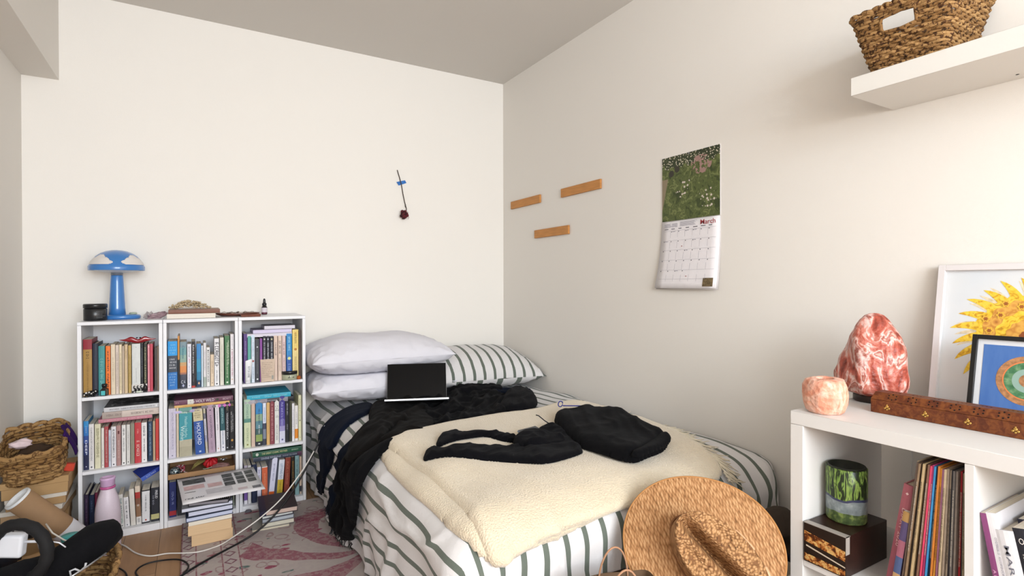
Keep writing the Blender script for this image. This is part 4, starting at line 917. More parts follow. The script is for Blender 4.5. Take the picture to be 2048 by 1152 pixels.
def drape(u, v, off=0.0):
    p = drape0(u, v, off)
    k = noise.noise(Vector((u*6, v*6, 0)))*.006+noise.noise(Vector((u*2.4, v*2.4, 5)))*.012
    if u < BX0+.02 or v < BY0+.02:
        edge = max(0, (BX0-u)/.5)+max(0, (BY0-v)/.5)
        cr = abs(noise.noise(Vector((u*5+v*2, v*4-u*2, 9))))
        k += .017*max(0, 1-cr*6)*min(1, edge*3)
        d = Vector((min(0, u-BX0), min(0, v-BY0), 0)); w = min(1, d.length/.08)
        d = d.normalized() if d.length > 1e-4 else Vector((0, 0, 0))
        q = p+(d*w+Vector((0, 0, 1-w)))*k
    else: q = p+Vector((0, 0, k))
    q.z = max(q.z, .012+min(off, .03)*.6); q.x = min(q.x, -.012)
    if q.y > -.36: q.x = max(q.x, -1.322)
    return q
def stripes(name, pitch=.0665, width=.26, phase=-1.196, white='DEDCDC', green='5D655C', coord='u', sc2=None):
    k = NB(name, .9); k.b.inputs['Sheen Weight'].default_value = .1
    U = k.sep(k.tc.outputs['UV'])
    f = k.math('FRACT', k.math('ADD', k.math('DIVIDE', k.math('SUBTRACT', U[0], phase), pitch), .5+width/2+40))
    m = k.math('LESS_THAN', f, width)
    v = k.tc.outputs['Object']; n = k.noise(v, 900, 2)
    c = k.mix(k.math('MULTIPLY', n, .25), white, 'C4C0C0')
    g = k.mix(k.math('MULTIPLY', n, .5), green, '747C72')
    k.col(k.mix(m, c, g))
    k.bump(k.math('ADD', k.math('MULTIPLY', k.noise(v, 60, 4), .8), k.math('MULTIPLY', n, .25)), .55, .004); return k.m
STR = stripes('striped_cotton')
def hemf(u):                             # how far the cover hangs at the foot end
    t_ = min(1, max(0, (u+1.22)/.30)); t_ = t_*t_*(3-2*t_); return .50*(1-t_)+.245*t_
def duv(i, j, nu=150, nv=150):
    s, t_ = i, j
    u = -1.690+(1.690+.10)*s
    tt = t_*1.25; v = -.02-(1.91)*min(tt, 1.0)
    if tt > 1: v = BY0-(tt-1)/.25*hemf(u)
    return u, v
def duvp(s, t_): return drape(*duv(s, t_))
mb = MB(); mb.grid(190, 190, duvp, STR, uv=lambda s, t_: duv(s, t_))
duvet = build('duvet', mb); solid(duvet, .004, -1)
tag(duvet, 'white duvet cover with sage green stripes spread over the bed', 'duvet')
# ---- generic soft pieces laid on the bed, outlined in cloth coordinates
def pdist(x, y, poly):
    best = 1e9; bp = None; ins = False; n = len(poly)
    for i in range(n):
        x1, y1 = poly[i]; x2, y2 = poly[(i+1) % n]
        if (y1 > y) != (y2 > y) and x < (x2-x1)*(y-y1)/(y2-y1)+x1: ins = not ins
        dx, dy = x2-x1, y2-y1; l = dx*dx+dy*dy
        t_ = max(0, min(1, ((x-x1)*dx+(y-y1)*dy)/l)) if l else 0
        px, py = x1+t_*dx, y1+t_*dy; d = (px-x)**2+(py-y)**2
        if d < best: best = d; bp = (px, py)
    return math.sqrt(best), ins, bp
def smooth_poly(P, it=2):
    for _ in range(it):
        Q = []
        for i in range(len(P)):
            a, b = P[i], P[(i+1) % len(P)]
            Q += [(a[0]*.75+b[0]*.25, a[1]*.75+b[1]*.25), (a[0]*.25+b[0]*.75, a[1]*.25+b[1]*.75)]
        P = Q
    return P
def ridged(u, v, f, seed, ang, st=2.5):
    ca, sa = math.cos(ang), math.sin(ang); p, q = (u*ca+v*sa), (-u*sa+v*ca)
    wx = noise.noise(Vector((u*f*.6, v*f*.6, seed+9)))*.7
    n1 = noise.noise(Vector((p*f/st+wx, q*f+wx, seed)))
    n2 = noise.noise(Vector((p*f*2.2/st-wx, q*f*2.2, seed+4)))
    return max(0, 1-abs(n1)*3.2)*.7+max(0, 1-abs(n2)*3)*.3
def soft(mbx, poly, base, h, m, cell=.009, rr=.03, wr=.012, f=9, seed=0, ang=0, st=2.5, extra=None, bot=True, uvs=False):
    poly = smooth_poly(poly, 2 if len(poly) < 40 else 0)
    x0 = min(p[0] for p in poly); x1 = max(p[0] for p in poly); y0_ = min(p[1] for p in poly); y1_ = max(p[1] for p in poly)
    nx = int((x1-x0)/cell)+3; ny = int((y1_-y0_)/cell)+3; D = {}
    for i in range(nx):
        for j in range(ny):
            x = x0-cell+i*cell; y = y0_-cell+j*cell; d, ins, bp = pdist(x, y, poly); D[i, j] = (x, y, d if ins else -d, bp)
    V = {}; B = {}
    def vert(k):
        if k in V: return V[k]
        x, y, d, bp = D[k]
        if d < cell*.5: x, y = bp; d = 0
        e = min(1, d/rr); pro = math.sqrt(max(0, 1-(1-e)**2))
        z = h*pro+(wr*ridged(x, y, f, seed, ang, st) if wr else 0)*pro
        if extra: z += extra(x, y, d)*pro
        V[k] = mbx.bm.verts.new(drape(x, y, base+.0015+z))
        B[k] = mbx.bm.verts.new(drape(x, y, base)) if bot else None
        return V[k]
    fc = []
    for i in range(nx-1):
        for j in range(ny-1):
            ks = [(i, j), (i+1, j), (i+1, j+1), (i, j+1)]
            cxy = sum(D[k][0] for k in ks)/4, sum(D[k][1] for k in ks)/4
            n_in = sum(D[k][2] > -cell*.5 for k in ks)
            if n_in < 4: continue
            if sum(D[k][2] > 0 for k in ks) < 1: continue
            vs = [vert(k) for k in ks]
            if len({tuple(round(c, 5) for c in v_.co) for v_ in vs}) < 3: continue
            mbx.face(vs, m, True); fc.append(ks)
    if bot:
        cnt = {}
        for ks in fc:
            for a, b in zip(ks, ks[1:]+ks[:1]): cnt[a, b] = 1
        for (a, b) in list(cnt):
            if (b, a) not in cnt: mbx.face([V[b], V[a], B[a], B[b]], m, True)
        for ks in fc: mbx.face([B[k] for k in reversed(ks)], m, True)
    return mbx
# ---- cream wool blanket, folded double
k = NB('cream_wool', .95); k.b.inputs['Sheen Weight'].default_value = .4; v = k.tc.outputs['Object']
wv = k.vor(v, 190, 'F1'); n = k.noise(v, 12, 4)
k.col(k.mix(n, 'DFD1B9', 'D2C2A6')); k.bump(k.math('ADD', k.math('MULTIPLY', wv, -1.2), k.math('MULTIPLY', k.noise(v, 500, 3), .4)), .8, .0022); WOOL = k.m
top_poly = [(-1.205, -1.19), (-1.12, -1.145), (-.988, -1.068), (-.856, -1.03), (-.712, -1.035), (-.478, -1.08), (-.334, -1.085), (-.20, -1.13), (-.155, -1.34), (-.165, -1.60), (-.225, -1.83), (-.26, -1.94), (-.29, -2.005), (-.45, -2.01), (-.754, -2.01), (-1.0, -2.02), (-1.13, -2.045), (-1.20, -2.055), (-1.205, -1.99), (-1.19, -1.83), (-1.185, -1.70), (-1.19, -1.43), (-1.20, -1.28)]
low_poly = [(-1.235, -1.24), (-1.15, -1.20), (-.9, -1.12), (-.5, -1.14), (-.24, -1.18), (-.19, -1.4), (-.25, -1.85), (-.32, -1.99), (-.7, -2.0), (-1.1, -2.05), (-1.205, -2.045), (-1.235, -2.00), (-1.240, -1.9), (-1.245, -1.70), (-1.250, -1.43), (-1.24, -1.30)]
t = thing('wool_blanket', 'cream woollen blanket folded double across the foot of the bed', 'blanket')
mb = MB(); soft(mb, low_poly, .003, .016, WOOL, .014, .018, .0, extra=lambda x, y, d: .002*noise.noise(Vector((x*8, y*8, 3)))); build('under_fold', mb, t)
mb = MB(); soft(mb, top_poly, .0185, .018, WOOL, .012, .02, .0, extra=lambda x, y, d: .007*noise.noise(Vector((x*4, y*4, 0)))+.002*noise.noise(Vector((x*11, y*11, 7)))); build('upper_fold', mb, t)
mb = MB(); rr = random.Random(21); FRM = mat('DDD2BC', .95)
edge = [(-.215, -1.12), (-.155, -1.33), (-.163, -1.58), (-.215, -1.80), (-.255, -1.93), (-.285, -2.01)]
for i in range(120):
    s = i/119*(len(edge)-1); a = int(min(s, len(edge)-2)); f_ = s-a
    u0 = edge[a][0]+(edge[a+1][0]-edge[a][0])*f_-.012; v0 = edge[a][1]+(edge[a+1][1]-edge[a][1])*f_
    L_ = rr.uniform(.045, .085); an = rr.uniform(-.7, .3)-(.0 if s < 3 else .5)
    pts = []
    for q in range(6):
        w_ = q/5; uu = min(u0+L_*w_*math.cos(an), -.02); vv = v0+L_*w_*math.sin(an)+.006*math.sin(w_*6+i)
        pts.append(drape(uu, vv, .026-.016*min(1, w_*1.6)+.006))
    mb.tube(pts, [.0022, .0024, .0022, .002, .0018, .001], FRM, 5)
build('fringe', mb, t)
# ---- clothes
def cloth(name, c, c2=None, rough=.95, bump_=.5):
    k = NB(name, rough); v = k.tc.outputs['Object']; k.b.inputs['Sheen Weight'].default_value = .02; k.b.inputs['Specular IOR Level'].default_value = .08
    k.col(k.mix(k.noise(v, 6, 3), c, c2 or c)); k.bump(k.math('ADD', k.noise(v, 40, 4), k.math('MULTIPLY', k.noise(v, 700, 2), .4)), bump_, .004); return k.m
NAVY = cloth('navy_cloth', '0B111F', '101727'); BLACK = cloth('black_cloth', '08080A', '0D0D10'); DENIM = cloth('dark_denim', '0D1524', '090E19')
BROWNBLK = cloth('brownish_black_cloth', '100D0B', '0A0909'); GREYBLK = cloth('grey_black_jersey', '0E0E12', '0A0A0D')
# trousers with piping hanging down the left side
t = thing('navy_trousers', 'navy trouser leg with white side piping hanging over the bed edge', 'trousers')
mb = MB(); soft(mb, [(-1.03, -.42), (-1.138, -.43), (-1.246, -.54), (-1.342, -.53), (-1.50, -.40), (-1.60, -.372), (-1.655, -.38), (-1.64, -.46), (-1.57, -.545), (-1.50, -.61), (-1.44, -.66), (-1.312, -.785), (-1.264, -.765), (-1.204, -.735), (-1.156, -.69), (-1.054, -.60)], .004, .012, NAVY, .009, .02, .006, 8, 1, .1, 5); build('trouser_leg', mb, t)
mb = MB(); mb.tube([drape(u, v, .020) for u, v in ((-1.16, -.465), (-1.22, -.53), (-1.28, -.56), (-1.34, -.55), (-1.40, -.51), (-1.46, -.47), (-1.52, -.43))], .0022, mat('C8CCD4', .6), 6); o = build('side_piping', mb, t); o['label'] = 'white piping'
mb = MB(); mb.tube([drape(u, v, .018) for u, v in ((-1.645, -.39), (-1.635, -.46), (-1.575, -.54), (-1.51, -.60))], .004, mat('0C1222', .9), 6); build('hem', mb, t)
t = thing('frayed_jeans', 'dark blue jeans leg with frayed hem hanging to the floor beside the bed', 'jeans')
mb = MB(); soft(mb, [(-1.14, -.90), (-1.222, -.915), (-1.282, -.93), (-1.36, -.885), (-1.48, -.755), (-1.60, -.66), (-1.645, -.64), (-1.66, -.70), (-1.65, -.88), (-1.58, -.95), (-1.45, -1.0), (-1.3, -1.05), (-1.15, -1.02)], .006, .014, DENIM, .009, .02, .010, 9, 2, .1, 4); build('jeans_leg', mb, t)
mb = MB(); rr = random.Random(3)
for i in range(46):
    u0 = -1.630-.020*math.sin(PI*min(1, i/45)); v0 = -.60-.30*i/45; p = drape(u0-.01, v0, .012); mb.tube([p, p+Vector((rr.uniform(-.012, .004), rr.uniform(-.01, .01), -.010)), p+Vector((rr.uniform(-.02, .008), rr.uniform(-.016, .016), -.022))], .0010, mat('1A2232', .9) if i % 3 else mat('5C6470', .9), 4)
build('frayed_threads', mb, t)
t = thing('black_scarf', 'long black garment hanging in vertical folds at the bed side', 'scarf')
mb = MB(); soft(mb, [(-1.14, -1.03), (-1.258, -1.04), (-1.39, -.95), (-1.53, -.84), (-1.63, -.83), (-1.655, -.94), (-1.635, -1.04), (-1.504, -1.16), (-1.384, -1.24), (-1.288, -1.296), (-1.23, -1.28), (-1.14, -1.2)], .020, .016, BLACK, .009, .02, .020, 12, 5, .05, 6); build('scarf_body', mb, t)
mb = MB(); rr = random.Random(5)
for i in range(40):
    p = drape(-1.640, -.84-.20*i/39, .026); mb.tube([p, p+Vector((rr.uniform(-.012, .004), rr.uniform(-.008, .008), -.012)), p+Vector((rr.uniform(-.016, .008), rr.uniform(-.012, .012), -.026))], .0012, mat('111114', .9), 4)
build('hem_threads', mb, t)
t = thing('black_jumper', 'brownish black jumper crumpled near the left edge of the bed', 'jumper')
mb = MB(); soft(mb, [(-1.21, -1.215), (-1.27, -1.18), (-1.275, -1.05), (-1.25, -.97), (-1.16, -.86), (-1.13, -.72), (-1.08, -.58), (-.97, -.50), (-.88, -.52), (-.82, -.62), (-.84, -.82), (-.92, -1.02), (-1.03, -1.17), (-1.12, -1.215)], .012, .026, BROWNBLK, .010, .05, .022, 7, 11, .6, 2, extra=lambda x, y, d: .012*noise.noise(Vector((x*6, y*6, 2)))); build('jumper_body', mb, t)
mb = MB(); soft(mb, [(-1.29, -1.10), (-1.23, -.96), (-1.12, -.87), (-1.02, -.86), (-1.0, -.95), (-1.09, -1.00), (-1.16, -1.10), (-1.20, -1.20), (-1.28, -1.19)], .038, .018, BROWNBLK, .008, .035, .018, 13, 13, .9, 3); build('sleeve', mb, t)
t = thing('black_cardigan', 'heap of crumpled black jersey clothing in front of the striped pillow', 'clothing')
mb = MB(); soft(mb, [(-.90, -.80), (-.88, -.62), (-.80, -.50), (-.68, -.46), (-.56, -.44), (-.46, -.50), (-.40, -.60), (-.40, -.76), (-.46, -.92), (-.55, -1.04), (-.66, -1.07), (-.80, -1.06), (-.92, -1.04), (-.93, -.92)], .008, .018, BLACK, .008, .04, .034, 10, 21, .7, 1.6, extra=lambda x, y, d: .012*noise.noise(Vector((x*7, y*7, 8)))); build('heap', mb, t)
mb = MB(); soft(mb, [(-.60, -.50), (-.50, -.42), (-.42, -.44), (-.34, -.50), (-.335, -.62), (-.40, -.66), (-.50, -.62), (-.62, -.62)], .030, .016, GREYBLK, .008, .035, .022, 12, 23, -.2, 2.5); build('hood', mb, t)
t = thing('rolled_black_top', 'rolled black top at the right end of the clothes heap', 'clothing')
mb = MB(); soft(mb, [(-.60, -.98), (-.50, -.86), (-.42, -.74), (-.34, -.68), (-.28, -.72), (-.29, -.84), (-.36, -.98), (-.46, -1.08), (-.56, -1.09)], .020, .036, GREYBLK, .008, .05, .014, 11, 31, .9, 3); build('roll', mb, t)
t = thing('navy_garment', 'dark navy garment showing beneath and right of the black clothes heap', 'clothing')
mb = MB(); soft(mb, [(-.62, -.40), (-.54, -.33), (-.46, -.35), (-.36, -.47), (-.25, -.60), (-.22, -.74), (-.27, -.80), (-.36, -.72), (-.5, -.60)], .004, .030, NAVY, .009, .03, .020, 13, 41, -.8, 3); build('garment_body', mb, t)
if 0: mb = MB(); soft(mb, [(-1.04, -1.17), (-.93, -1.05), (-.80, -1.04), (-.60, -1.04), (-.52, -1.07), (-.56, -1.13), (-.73, -1.13), (-.90, -1.13)], .012, .020, DENIM, .009, .03, .010, 11, 43, 0, 3); build('lower_edge', mb, t)
# leggings, phone, skirt on the blanket
t = thing('black_leggings', 'black leggings with footed ends stretched out on the cream blanket', 'leggings')
mb = MB(); soft(mb, [(-1.174, -1.512), (-1.128, -1.428), (-1.098, -1.440), (-1.090, -1.480), (-1.012, -1.464), (-.95, -1.50), (-.874, -1.54), (-.80, -1.52), (-.70, -1.45), (-.64, -1.40), (-.56, -1.38), (-.55, -1.43), (-.59, -1.57), (-.634, -1.686), (-.688, -1.734), (-.796, -1.764), (-.868, -1.758), (-.90, -1.71), (-1.006, -1.615), (-1.09, -1.55), (-1.138, -1.525)], .040, .014, GREYBLK, .007, .025, .012, 12, 51, .6, 2.5); build('near_leg', mb, t)
mb = MB(); soft(mb, [(-1.085, -1.44), (-1.075, -1.385), (-.99, -1.262), (-.925, -1.262), (-.938, -1.325), (-.83, -1.325), (-.77, -1.40), (-.76, -1.47), (-.80, -1.50), (-.845, -1.44), (-.86, -1.37), (-.94, -1.375), (-1.03, -1.41)], .040, .012, GREYBLK, .007, .02, .010, 14, 53, .4, 2.5); build('far_leg', mb, t)
mb = MB(); soft(mb, [(-.85, -1.56), (-.80, -1.47), (-.72, -1.45), (-.64, -1.50), (-.62, -1.58), (-.70, -1.63), (-.80, -1.64)], .052, .018, GREYBLK, .007, .03, .016, 12, 55, .2, 2); build('waistband_bunch', mb, t)
t = thing('mobile_phone', 'dark slim phone lying face up on the leggings', 'phone', drape(-.715, -1.452, .066), (.10, -.06, .05))
build('phone_body', MB().box((-.043, -.020, -.004), (.043, .020, .004), mat('7C8698', .3, metal=.5), bev=.003, seg=2), t)
build('screen', MB().box((-.041, -.018, .0041), (.041, .018, .0046), mat('2C3440', .08, spec=.6)), t)
t = thing('black_skirt', 'thick black knitted garment folded at the right on the cream blanket', 'skirt')
mb = MB(); soft(mb, [(-.560, -1.40), (-.500, -1.31), (-.42, -1.285), (-.30, -1.335), (-.29, -1.42), (-.27, -1.46), (-.262, -1.51), (-.29, -1.60), (-.305, -1.70), (-.315, -1.77), (-.345, -1.81), (-.40, -1.84), (-.502, -1.872), (-.60, -1.905), (-.625, -1.85), (-.628, -1.728), (-.63, -1.66), (-.60, -1.54)], .044, .036, BLACK, .008, .045, .016, 7, 61, 1.1, 3, extra=lambda x, y, d: .010*noise.noise(Vector((x*7, y*7, 1)))); build('skirt_body', mb, t)
mb = MB(); soft(mb, [(-.42, -1.80), (-.34, -1.77), (-.325, -1.81), (-.41, -1.865), (-.52, -1.90), (-.605, -1.92), (-.61, -1.885), (-.52, -1.855)], .070, .016, BLACK, .008, .02, .0); build('folded_hem', mb, t)
BLU = mat('2A3080', .7)
mb = MB(); mb.tube([drape(-.47+.012*math.cos(a), -1.315, .10+.012*math.sin(a)) for a in [i*.6 for i in range(11)]], .0022, BLU, 6); mb.tube([drape(-.46+.02*i, -1.32-.004*i, .092-.002*i) for i in range(6)], .0025, BLU, 6)
o = build('drawstring', mb, t); o['label'] = 'blue drawstring'
mb = MB(); mb.tube([drape(u, v, o_) for u, v, o_ in ((-.585, -1.40, .055), (-.60, -1.385, .068), (-.612, -1.39, .078), (-.618, -1.37, .088), (-.628, -1.365, .092))], .0022, mat('10141E', .8), 6); build('cord_end', mb, t)
# ---- pillows
def pillow(name, label, c, L, Wd, Hh, m, rotz=0, tilt=(0, 0), seed=0, group=None, wr=.010, uvf=None, corner=.10, zc=(-1, 1)):
    def P(s, t_, top):
        S_, T_ = 2*s-1, 2*t_-1
        x = S_*L/2*(1-.05*(1-abs(S_))*0-.045*(1-T_*T_)*abs(S_)**3*-0-.05*(T_*T_)*0); 
        x = S_*L/2*(1-.06*(1-T_**2)*0+corner*.35*abs(T_)**6*abs(S_)**6-.0); y = T_*Wd/2*(1+corner*.5*abs(S_)**6*abs(T_)**6)
        x *= 1-.05*(1-abs(T_)**2)*0; 
        e = (max(0, 1-abs(S_)**3.2))**.56*(max(0, 1-abs(T_)**2.4))**.6
        z = Hh/2*e*(1.12 if top else -.88)
        p = Vector((S_*3+seed, T_*2, seed*1.7+(0 if top else 5)))
        edge = 1-e
        z += wr*.7*noise.noise(p*.9)*e+wr*.35*max(0, 1-abs(noise.noise(Vector((S_*7+seed, T_*1.5+S_*2, seed))))*5)*abs(S_)**2*e+(1 if top else -1)*wr*edge*max(0, 1-abs(noise.noise(p*2.2))*4)*min(1, e*6)*1.0
        y += wr*.8*noise.noise(p*1.5+Vector((3, 3, 3)))*edge
        wk = ridged(S_*.5, T_*.35, 7, seed, .9 if S_ > 0 else -.7, 3); z += (1 if top else -1)*wr*.45*wk*min(1, e*4)*(.25+.75*abs(S_)**2)
        z = min(z, zc[1]) if z > zc[1]-.004 else z; z = max(z, zc[0])
        return Vector((x, y, z))
    mb = MB(); n1, n2 = 64, 44
    sp = lambda a: .5-.5*math.cos(PI*a)
    uvt = uvf or (lambda s, t_, top: (s, t_))
    mb.grid(n1, n2, lambda a, b: P(sp(a), sp(b), True), m, uv=lambda a, b: uvt(sp(a), sp(b), True))
    mb.grid(n1, n2, lambda a, b: P(sp(a), sp(b), False), m, uv=lambda a, b: uvt(sp(a), sp(b), False))
    bmesh.ops.remove_doubles(mb.bm, verts=mb.bm.verts, dist=.0004)
    o = build(name, mb, None, c, (tilt[0], tilt[1], rotz)); tag(o, label, 'pillow', group); return o
COT = cloth('white_cotton', 'E0DFE8', 'DCDBE2', .9, .35)
pillow('pillow', 'white pillow at the bottom of the pile beside the bookcase', (-.950, -.262, .565), .74, .44, .20, COT, -.02, (0, 0), 1, wr=.016, zc=(-.078, .066))
pillow('pillow', 'plump white pillow lying on top of another white pillow', (-.962, -.262, .708), .735, .45, .215, COT, .03, (0, 0), 4, wr=.014, zc=(-.074, 1))
PST = stripes('striped_pillowcase', .062, .27, 0)
pillow('pillow', 'striped pillow leaning in the corner by the right wall', (-.345, -.275, .588), .68, .46, .225, PST, -.03, (.16, .02), 7, wr=.010, zc=(-.085, 1), uvf=lambda s, t_, top: (s*.66*(1 if top else .5)+(0 if top else .03), t_*.46))
# ---- laptop
hc = at(834, 806, 1, -.60); rz = -.36
t = thing('laptop', 'open laptop with dark screen leaning against the white pillows', 'laptop', hc, (0, 0, rz))
SIL = mat('B8BABE', .3, metal=.8); BKS = mat('08080A', .2, spec=.15)
a = math.radians(23); M = Matrix.Rotation(-a, 4, 'X')
mb = MB(); mb.box((-.150, -.003, .004), (.150, .003, .205), SIL, M, bev=.002, seg=2); build('lid', mb, t)
mb = MB(); mb.box((-.1485, -.0042, .006), (.1485, -.0031, .2035), BKS, M); build('screen', mb, t)
b = math.radians(17); M = Matrix.Rotation(-b, 4, 'X')
mb = MB(); mb.box((-.150, -.212, -.006), (.150, -.004, .004), SIL, M, bev=.002, seg=2); build('base', mb, t)
mb = MB(); mb.box((-.146, -.205, -.0075), (.146, -.008, -.0062), BKS, M); build('underside_panel', mb, t)
mb = MB(); mb.box((-.135, -.120, .0041), (.135, -.02, .0049), mat('1A1A1C', .5), M); mb.box((-.045, -.195, .0041), (.045, -.130, .0045), mat('A8AAAE', .3, metal=.7), M); build('keyboard', mb, t)
# ================================================================ WEAVING HELPER
def rrect(a, w, d, k=4.5):              # rounded rectangle outline, parameter a in radians
    c, s = math.cos(a), math.sin(a); r = (abs(c)**k+abs(s)**k)**(-1/k); return w/2*c*r, d/2*s*r
def woven(t, w0, d0, w1, d1, h, rows, rad, m, m2, stakes=28, hole=None, seg=6, wob=.35, n=None, rim=1.35, sd=0, kk=4.5):
    """rope rows woven in and out of upright stakes, walls flaring from w0 x d0 to w1 x d1"""
    n = n or stakes*4; mb = MB(); rr = random.Random(sd)
    for q in range(rows):
        f = (q+.5)/rows; z = rad+f*(h-2*rad); ph = PI*(q % 2)
        for tw in (0,):
            pts = []; runs = []
            for i in range(n+1):
                a = 2*PI*i/n; x, y = rrect(a, w0+(w1-w0)*f, d0+(d1-d0)*f, kk)
                g = wob*rad*math.cos(stakes*a/1.0*.5*2/2+ph) if True else 0
                nx, ny = math.cos(a), math.sin(a)
                p = Vector((x+nx*g, y+ny*g, z+rad*.25*noise.noise(Vector((x*40, y*40, q)))))
                if hole and hole(a, z): 
                    if len(pts) > 2: runs.append(pts)
                    pts = []
                else: pts.append(p)
            if len(pts) > 2: runs.append(pts)
            for R_ in runs: mb.tube(R_, [rad*(.9+.25*noise.noise(Vector((p.x*90, p.y*90, q*3.1)))) for p in R_], m if rr.random() < .6 else m2, seg)
    build('woven_wall', mb, t)
    mb = MB(); pts = []
    for i in range(n+1):
        a = 2*PI*i/n; x, y = rrect(a, w1+rad, d1+rad, kk); tw = i*.9
        pts.append(Vector((x+rad*.35*math.cos(tw), y+rad*.35*math.sin(tw), h-rad*.2+rad*.35*math.sin(tw))))
    mb.tube(pts, rad*rim, m, 7); build('rim', mb, t)
    mb = MB(); mb.prism([rrect(2*PI*i/40, w0, d0, kk) for i in range(40)], .001, .006, m2); build('bottom', mb, t)
def ropemat(name, a, b, c, sc=70, bs=160):
    k = NB(name, .8); v = k.tc.outputs['Object']
    k.col(k.mix(k.math('GREATER_THAN', k.noise(v, sc*1.7, 3), .56), k.mix(k.noise(v, sc, 4), a, b), c)); k.bump(k.noise(k.mapping(v, (1, 1, 2.5)), bs, 3), .9, .004); return k.m
SG1 = ropemat('seagrass', 'B8925E', '86603A', '54361E'); SG2 = ropemat('seagrass_dark', 'A07848', '684828', '3E2814')
# ================================================================ RIGHT: FLOATING SHELF AND BASKET
o = build('floating_shelf', MB().box((-.2388, -3.5, 1.6132), (-.0005, -2.3798, 1.6639), mat('DDDAD4', .4), bev=.001)); tag(o, 'thick white floating shelf high on the right wall', 'shelf')
o2 = build('screw_hole', MB().lathe([(0, 0), (.0035, 0)], mat('3A3632'), Matrix.Translation(at(2035, 149, 2, 1.6130)-Vector((0, 0, .0002))), 12), o)
t = thing('seagrass_basket', 'brown woven seagrass basket with handle hole on the white floating shelf', 'basket', (-.128, -2.500, 1.6645))
def hole(a, z):
    x, y = rrect(a, .21, .22, 10); return x < -.09 and -.040 < y-.006 < .038 and .093 < z < .135
woven(t, .165, .168, .225, .250, .162, 19, .0054, SG1, SG2, 44, hole, 6, .35, 260, 1.25, 1, 10)
mb = MB()
def onwall(y, z): f = z/.162; return Vector((-(.165+(.225-.165)*f)/2-.003, y, z))
loop = [onwall(y, z) for y, z in ((-.036, .096), (0, .092), (.040, .096), (.046, .104), (.046, .124), (.042, .133), (0, .137), (-.034, .133), (-.036, .124), (-.037, .104), (-.036, .096))]
mb.tube(loop, .0048, SG2, 7); build('handle_edge', mb, t)
# ================================================================ RIGHT: WHITE CUBE SHELF UNIT
KW = mat('DAD8D5', .45); KY = -2.362
cab = thing('cube_shelf_unit', 'white cube shelving unit along the right wall holding records and books', 'shelf unit', (0, 0, 0))
build('top_board', MB().box((-.49, KY-.79, .7285), (-.10, KY, .762), KW, bev=.001), cab)
build('side_panel', MB().box((-.49, KY-.0335, .034), (-.10, KY, .728), KW, bev=.001), cab)
build('side_panel', MB().box((-.49, KY-.79, .034), (-.10, KY-.7565, .728), KW, bev=.001), cab)
build('base_board', MB().box((-.49, KY-.79, .0), (-.10, KY, .0335), KW, bev=.001), cab)
build('divider', MB().box((-.489, KY-.3835, .034), (-.10, KY-.367, .728), KW, bev=.001), cab)
for a, b in ((KY-.3668, KY-.0337), (KY-.756, KY-.3837)): build('shelf', MB().box((-.489, a, .373), (-.10, b, .389), KW, bev=.001), cab)
mb = MB(); mb.tube([(-.012, -2.435, .76), (-.014, -2.430, .66), (-.012, -2.437, .58), (-.013, -2.432, .50), (-.012, -2.435, .1), (-.012, -2.43, .01)], .0025, mat('E0DEDA', .5), 6); o = build('lamp_cable', mb); tag(o, 'white cable hanging down the wall behind the open cube shelf', 'cable')
KT = .7624
# salt rocks
def saltmat(name, cols, sc):
    k = NB(name, .38); v = k.tc.outputs['Object']; k.b.inputs['Subsurface Weight'].default_value = .35; k.b.inputs['Subsurface Radius'].default_value = (.03, .01, .006); k.b.inputs['Subsurface Scale'].default_value = .4
    f = k.noise(k.mapping(v, (1, 1, .55)), sc, 5, 1.4)
    k.col(k.ramp(f, cols)); k.bump(k.math('ADD', k.noise(v, sc*3, 4), k.math('MULTIPLY', k.vor(v, sc*3.5), .6)), .8, .006); return k.m
SALT = saltmat('salt_rock', [(0, '4A2018'), (.36, '7E3A2E'), (.44, 'A85040'), (.50, 'C07868'), (.55, 'DFC0B8'), (.60, '9A4C3E'), (.68, 'D8A898'), (1, 'B86450')], 21)
SALT2 = saltmat('pale_salt', [(0, 'C8765C'), (.4, 'D9967C'), (.52, 'E8BCA8'), (.62, 'DC9C80'), (1, 'EBD0C4')], 22)
t = thing('salt_lamp', 'tall rough pink salt crystal lamp on a dark wooden base', 'lamp', (-.185, -2.415, KT))
build('wooden_base', MB().lathe([(0, 0), (.047, 0), (.050, .003), (.050, .018), (.047, .021), (0, .021)], mat('2A1A14', .35, var=.3, stretch=(1, 1, 4)), seg=32), t)
P = [(.0, .0205), (.055, .021), (.076, .030), (.084, .050), (.083, .075), (.078, .10), (.073, .13), (.069, .155), (.060, .180), (.047, .205), (.034, .226), (.022, .238), (.010, .243), (0, .244)]
def rock(amp, seed, flat=.86, lean=0):
    def fn(p, a):
        n = noise.noise(Vector((math.cos(a)*1.3+seed, math.sin(a)*1.3, p.z*9)))*amp+noise.noise(Vector((math.cos(a)*3+seed, math.sin(a)*3, p.z*26)))*amp*.5
        fac = .045*math.cos(5*a+p.z*8+seed)
        k = 1+n+fac; return (p.x*k+lean*p.z, p.y*k*1.0, p.z+n*.02*(p.z > .03))
    return fn
def densify(P, n=3):
    Q = []
    for (a, b), (c, d) in zip(P, P[1:]):
        for i in range(n): Q.append((a+(c-a)*i/n, b+(d-b)*i/n))
    return Q+[P[-1]]
build('salt_crystal', MB().lathe(densify(P), SALT, seg=72, fn=rock(.16, 2.4)), t)
t = thing('salt_tealight_holder', 'short round pale orange salt candle holder at the shelf corner', 'candle holder', (-.435, -2.42, KT))
P = [(0, 0), (.036, 0), (.042, .006), (.049, .025), (.0515, .048), (.050, .070), (.043, .084), (.030, .0875), (.0205, .0872), (.0198, .070), (0, .070)]
build('salt_holder', MB().lathe(densify(P), SALT2, seg=56, fn=rock(.07, 7.7)), t)
